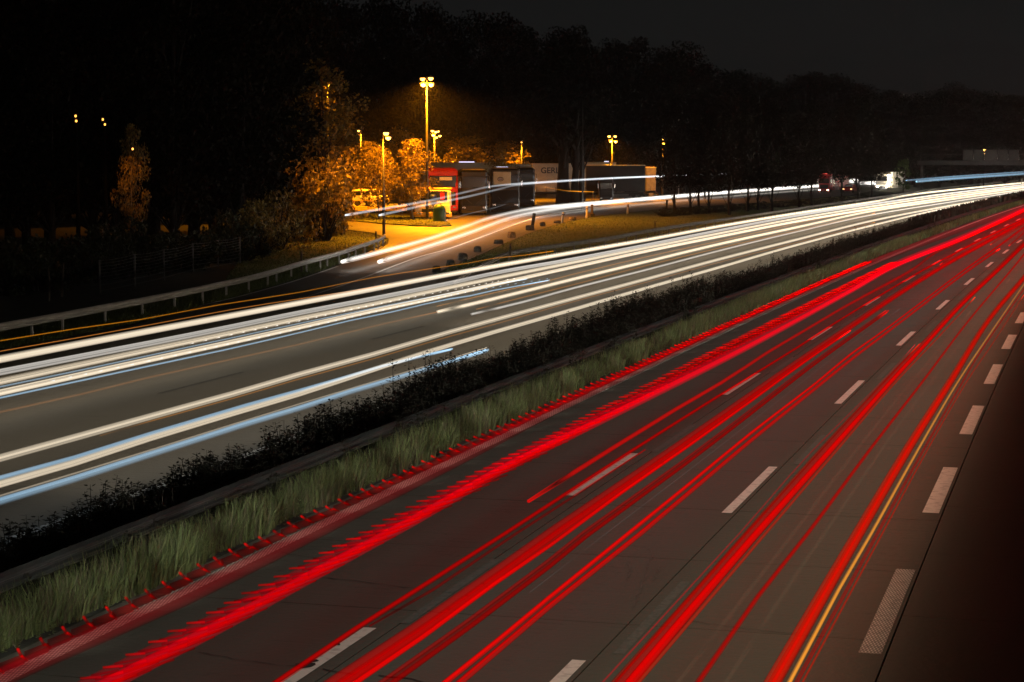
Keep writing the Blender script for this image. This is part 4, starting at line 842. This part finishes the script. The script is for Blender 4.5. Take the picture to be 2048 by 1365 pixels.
for px, py, s, lab in ((645, 482, 1.6, 'large round bush with glittering orange leaves beside the lawn'), (600, 478, 1.8, 'orange lit bush left behind the large glittering one'), (555, 500, 1.3, 'half dark bush at the right end of the wire fence'), (668, 466, 1.1, 'small lit bush right behind the large glittering one'), (620, 455, 2.5, 'yellow lit bush farther back behind the glittering one'), (520, 508, 1.1, 'dark low bush next to the wire fence end')):
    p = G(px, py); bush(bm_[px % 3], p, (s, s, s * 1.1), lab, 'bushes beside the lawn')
bd = [bush_meshes(80 + i, 1.5, 2.2, 30, 50, .2, L_dark) for i in range(2)]
for i in range(16):
    px = 20 + i * 31; p = G(px, 596 - px * .14 - rnd.uniform(3, 14)); bush(bd[i % 2], p, (1.1, 1.1, rnd.uniform(.8, 1.4)), 'dark undergrowth bush along the black wood, %s from the left edge' % ORD[i], 'undergrowth at the edge of the black wood')
for i in range(14):
    px = 1330 + i * 33; p = G(px, 434 - i * 2.6); bush(bd[i % 2], p, (.9, .8, .42), 'low dark bush on the bank below the slim trees, %s from the lawn' % ORD[i], 'bank bushes below the slim trees')
place('autumn_tree', yg[0], (GX(266, 134), 134, 0), (.55, 1.05), 1, 'slender added tree standing in for an orange glimpse right of the two wood lamps', 'autumn trees around the parking')  # added gold tree, stands in for orange light showing through the wood
gl = [tree_meshes(95, 5, 1.6, 1.0, 16, 60, .3, L_green, M_bark, .1)]
place('small_tree', gl[0], (GX(1806, 365), 365, 0), (1, 1.25), 0, 'small tree with green leaves lit by the glaring headlamp', None); place('small_tree', gl[0], (GX(1545, 330), 330, 3), (1, .9), 0, 'patch of green lit leaves high in the dark, left of the lorry', None)

# ------------------------------------------------------------------ median: shrubs and grass
def weed_mesh(seed, h, n, lm):
    r2 = random.Random(seed); tb = MB(); cb = MB()
    for i in range(n):
        x, y = r2.uniform(-.75, .75), r2.uniform(-.55, .55); hh = h * r2.uniform(.55, 1.0) * (1.25 if r2.random() < .12 else 1); lx, ly = r2.uniform(-.18, .18), r2.uniform(-.18, .18)
        P = [Vector((x, y, -.05)), Vector((x + lx * .4, y + ly * .4, hh * .5)), Vector((x + lx, y + ly, hh))]; tb.tube(P, [.012, .009, .004], 3)
        for k in range(46):
            f = r2.uniform(.05, 1); c = P[0].lerp(P[2], f); s = .11 * (1.4 - .7 * f); a = r2.uniform(0, 6.28); d = Vector((math.cos(a), math.sin(a), r2.uniform(-.3, .7))); e = Vector((-d.y, d.x, r2.uniform(-.4, .4))) * .35
            q = c + d * r2.uniform(.0, .06 + .10 * (1 - f)); cb.quad(q, q + d * s * .5 + e * s, q + d * s * 1.15, q + d * s * .5 - e * s)
    return tb.mesh('stem', M_bark), cb.mesh('foliage', lm)
wm = [weed_mesh(100 + i, 1.25, 46, L_shrub) for i in range(5)]
s = 15.0
while s < 190:
    for u in (-16.95, -16.1):
        t = empty('median_shrub', R(s + rnd.uniform(-.3, .3), u + rnd.uniform(-.2, .2)), rnd.uniform(0, 6.28), 'dark weedy shrub growing in the median behind its guard rail', 'shrubs along the median', None)
        t['label'] = 'dark weedy shrub growing in the median behind its guard rail'; t['category'] = 'shrub'; t['group'] = 'shrubs along the median'
        hgt = (.5 + .45 * min(1, max(0, (s - 22) / 34))) * rnd.uniform(.72, 1.18) * (1.15 if 66 < s < 90 else 1); t.scale = (1, 1, hgt); m_ = rnd.choice(wm); link('stem', m_[0], t); link('foliage', m_[1], t)
    s += 1.35 if s < 90 else 2.0
b = MB()
for i in range(15000):
    s = 120 + 300 * rnd.random(); p = R(190 + 250 * rnd.random(), rnd.uniform(-17.8, -15.5)); h = rnd.uniform(.6, 1.3); a = rnd.uniform(0, 3.14); w = .12; d = Vector((math.cos(a), math.sin(a), 0)) * w
    b.quad(p - d, p + d, p + d * .6 + Vector((0, 0, h)), p - d * .5 + Vector((0, 0, h * .9)))
tag(part('far_median_shrubs', b, L_shrub, None), None, None, None, 'stuff')
b = MB(); b2 = MB()
def blade(bb, p, h, w, lean):
    a = rnd.uniform(0, 6.28); d = Vector((math.cos(a), math.sin(a), 0)) * w; q = rnd.uniform(0, 6.28); l = Vector((math.cos(q), math.sin(q), 0)) * lean
    m_ = p + l * .35 + Vector((0, 0, h * .6)); tp = p + l + Vector((0, 0, h)); n_ = len(bb.v)
    bb.v += [tuple(p - d), tuple(p + d), tuple(m_ + d * .7), tuple(m_ - d * .7), tuple(tp)]; bb.f += [(n_, n_ + 1, n_ + 2, n_ + 3), (n_ + 3, n_ + 2, n_ + 4)]
from mathutils import noise as _ns
for i in range(62000):
    s = 12 + 150 * rnd.random() ** 1.7; w_ = min(1.0, .35 + s / 140); k = 1.3 * _ns.noise(Vector((s * .55, 1.3, 0))) + .7 * _ns.noise(Vector((s * 1.9, 4.3, 0))); edge = -14.42 + .2 * k + .12 * _ns.noise(Vector((s * 2.3, 7, 0)))
    u = edge - abs(rnd.gauss(0, .42)); 
    if u < -15.7: continue
    p = R(s, u, -.03); h = rnd.uniform(.26, .74) * (1.0 + .26 * k) * (.75 if u > edge - .12 else 1)
    blade(b if rnd.random() < .72 - .5 * _ns.noise(Vector((s * .9, u * 2, 9))) else b2, p, h, .006 + .011 * w_, rnd.uniform(.05, .28))
for i in range(9000):
    s = 150 + 260 * rnd.random(); blade(b, R(s, rnd.uniform(-15.2, -14.4), -.03), rnd.uniform(.35, .6), .04, .2)
tag(part('median_grass', b, L_grass, None), None, None, None, 'stuff'); tag(part('dry_median_grass', b2, L_grass2, None), None, None, None, 'stuff')
# leafy herbs at the grass edge
hb = MB()
for i in range(260):
    s = 14 + 70 * rnd.random(); u = -14.42 + rnd.uniform(-.12, .12); p = R(s, u, -.02); h = rnd.uniform(.12, .4)
    for k in range(22):
        f = rnd.random(); a = rnd.uniform(0, 6.28); c = p + Vector((0, 0, h * f)); d = Vector((math.cos(a), math.sin(a), rnd.uniform(-.1, .6))) * .05; e = Vector((-d.y, d.x, 0)) * .4; hb.quad(c, c + d * .5 + e, c + d, c + d * .5 - e)
tag(part('edge_herbs', hb, L_grass, None), None, None, None, 'stuff')
# short turf along the left guard rail and on the lawns
b = MB()
poly = [(0, 700), (0, 668), (300, 612), (480, 568), (600, 538), (700, 508), (765, 486), (735, 504), (676, 530), (600, 558), (480, 592), (300, 642)]
def inside(x, y, P):
    c = False
    for i in range(len(P)):
        (x1, y1), (x2, y2) = P[i], P[i - 1]
        if (y1 > y) != (y2 > y) and x < (x2 - x1) * (y - y1) / (y2 - y1) + x1: c = not c
    return c
cnt = 0
while cnt < 16000:
    x, y = rnd.uniform(0, 770), rnd.uniform(485, 702)
    if inside(x, y, poly): blade(b, G(x, y, -.04), rnd.uniform(.08, .26), .02, rnd.uniform(.03, .14)); cnt += 1
for P_, N_ in ((gore, 22000), (lawn, 9000), (isl, 3000)):
    xs = [q[0] for q in P_]; ys = [q[1] for q in P_]; cnt = 0; z = .13 if P_ is isl else .01
    while cnt < N_:
        x, y = rnd.uniform(min(xs), max(xs)), rnd.uniform(min(ys), max(ys))
        if inside(x, y, P_): blade(b, G(x, y, z), rnd.uniform(.04, .12), .03, rnd.uniform(.03, .1)); cnt += 1
tag(part('short_turf', b, leaf_mat('turf blades', (.12, .16, .03), (.06, .07, .014)), None), None, None, None, 'stuff')

# ------------------------------------------------------------------ night air
hz = MB().box((60, 320, 19), (760, 760, 44)).mesh('haze', M_soil); hz.materials.clear()
hm = bpy.data.materials.new('night air'); hm.use_nodes = True; N = hm.node_tree.nodes; N.clear()
ho = N.new('ShaderNodeOutputMaterial'); pv = N.new('ShaderNodeVolumePrincipled'); pv.inputs['Density'].default_value = .0002; pv.inputs['Color'].default_value = (.9, .9, .9, 1); pv.inputs['Anisotropy'].default_value = .78
hm.node_tree.links.new(pv.outputs[0], ho.inputs['Volume']); hz.materials.append(hm)
tag(link('haze', hz), None, None, None, 'stuff')

# cracks and scratches of the slabs
def crack(pts, w, m, name, jit=.04):
    P = spline([G(x, y, .009) for x, y in pts], .12); b_ = MB(); Q = []
    for i, p in enumerate(P):
        t_ = P[min(i + 1, len(P) - 1)] - P[max(i - 1, 0)]; n_ = Vector((-t_.y, t_.x, 0)).normalized(); c = p + n_ * rnd.uniform(-jit, jit); h = w * rnd.uniform(.2, 1) / 2; Q.append((c - n_ * h, c + n_ * h))
    for i in range(len(Q) - 1): b_.quad(Q[i][0], Q[i + 1][0], Q[i + 1][1], Q[i][1])
    part(name, b_, m, right)
crack([(645, 1338), (690, 1346), (712, 1349)], .05, M_joint, 'crack'); crack([(755, 1352), (820, 1358), (880, 1372)], .06, M_joint, 'crack'); crack([(640, 1155), (760, 1168), (900, 1186)], .03, M_joint, 'crack', .03)
crack([(395, 1305), (520, 1325), (600, 1334)], .02, M_joint, 'crack'); crack([(560, 1105), (640, 1118)], .025, M_joint, 'crack'); crack([(1383, 1243), (1480, 1256), (1590, 1268)], .02, M_joint, 'crack')
crack([(1296, 1095), (1302, 1110), (1268, 1215)], .022, M_worn, 'scratch'); crack([(1258, 1120), (1259, 1140), (1253, 1160)], .03, M_worn, 'scratch'); crack([(1318, 1130), (1310, 1160)], .02, M_worn, 'scratch'); crack([(1290, 1000), (1284, 1025), (1268, 1032)], .02, M_worn, 'scratch')
for q in ((612, 1330, .35), (625, 1322, .18), (675, 1289, .12)):      # chipped paint of the first dash
    c = G(q[0], q[1], .011); b_ = MB().poly([c + Vector((q[2] * rnd.uniform(.3, .6) * math.cos(a), q[2] * rnd.uniform(.3, .6) * math.sin(a), 0)) for a in [i * .9 for i in range(7)]]); part('paint_chip', b_, M_joint, right)
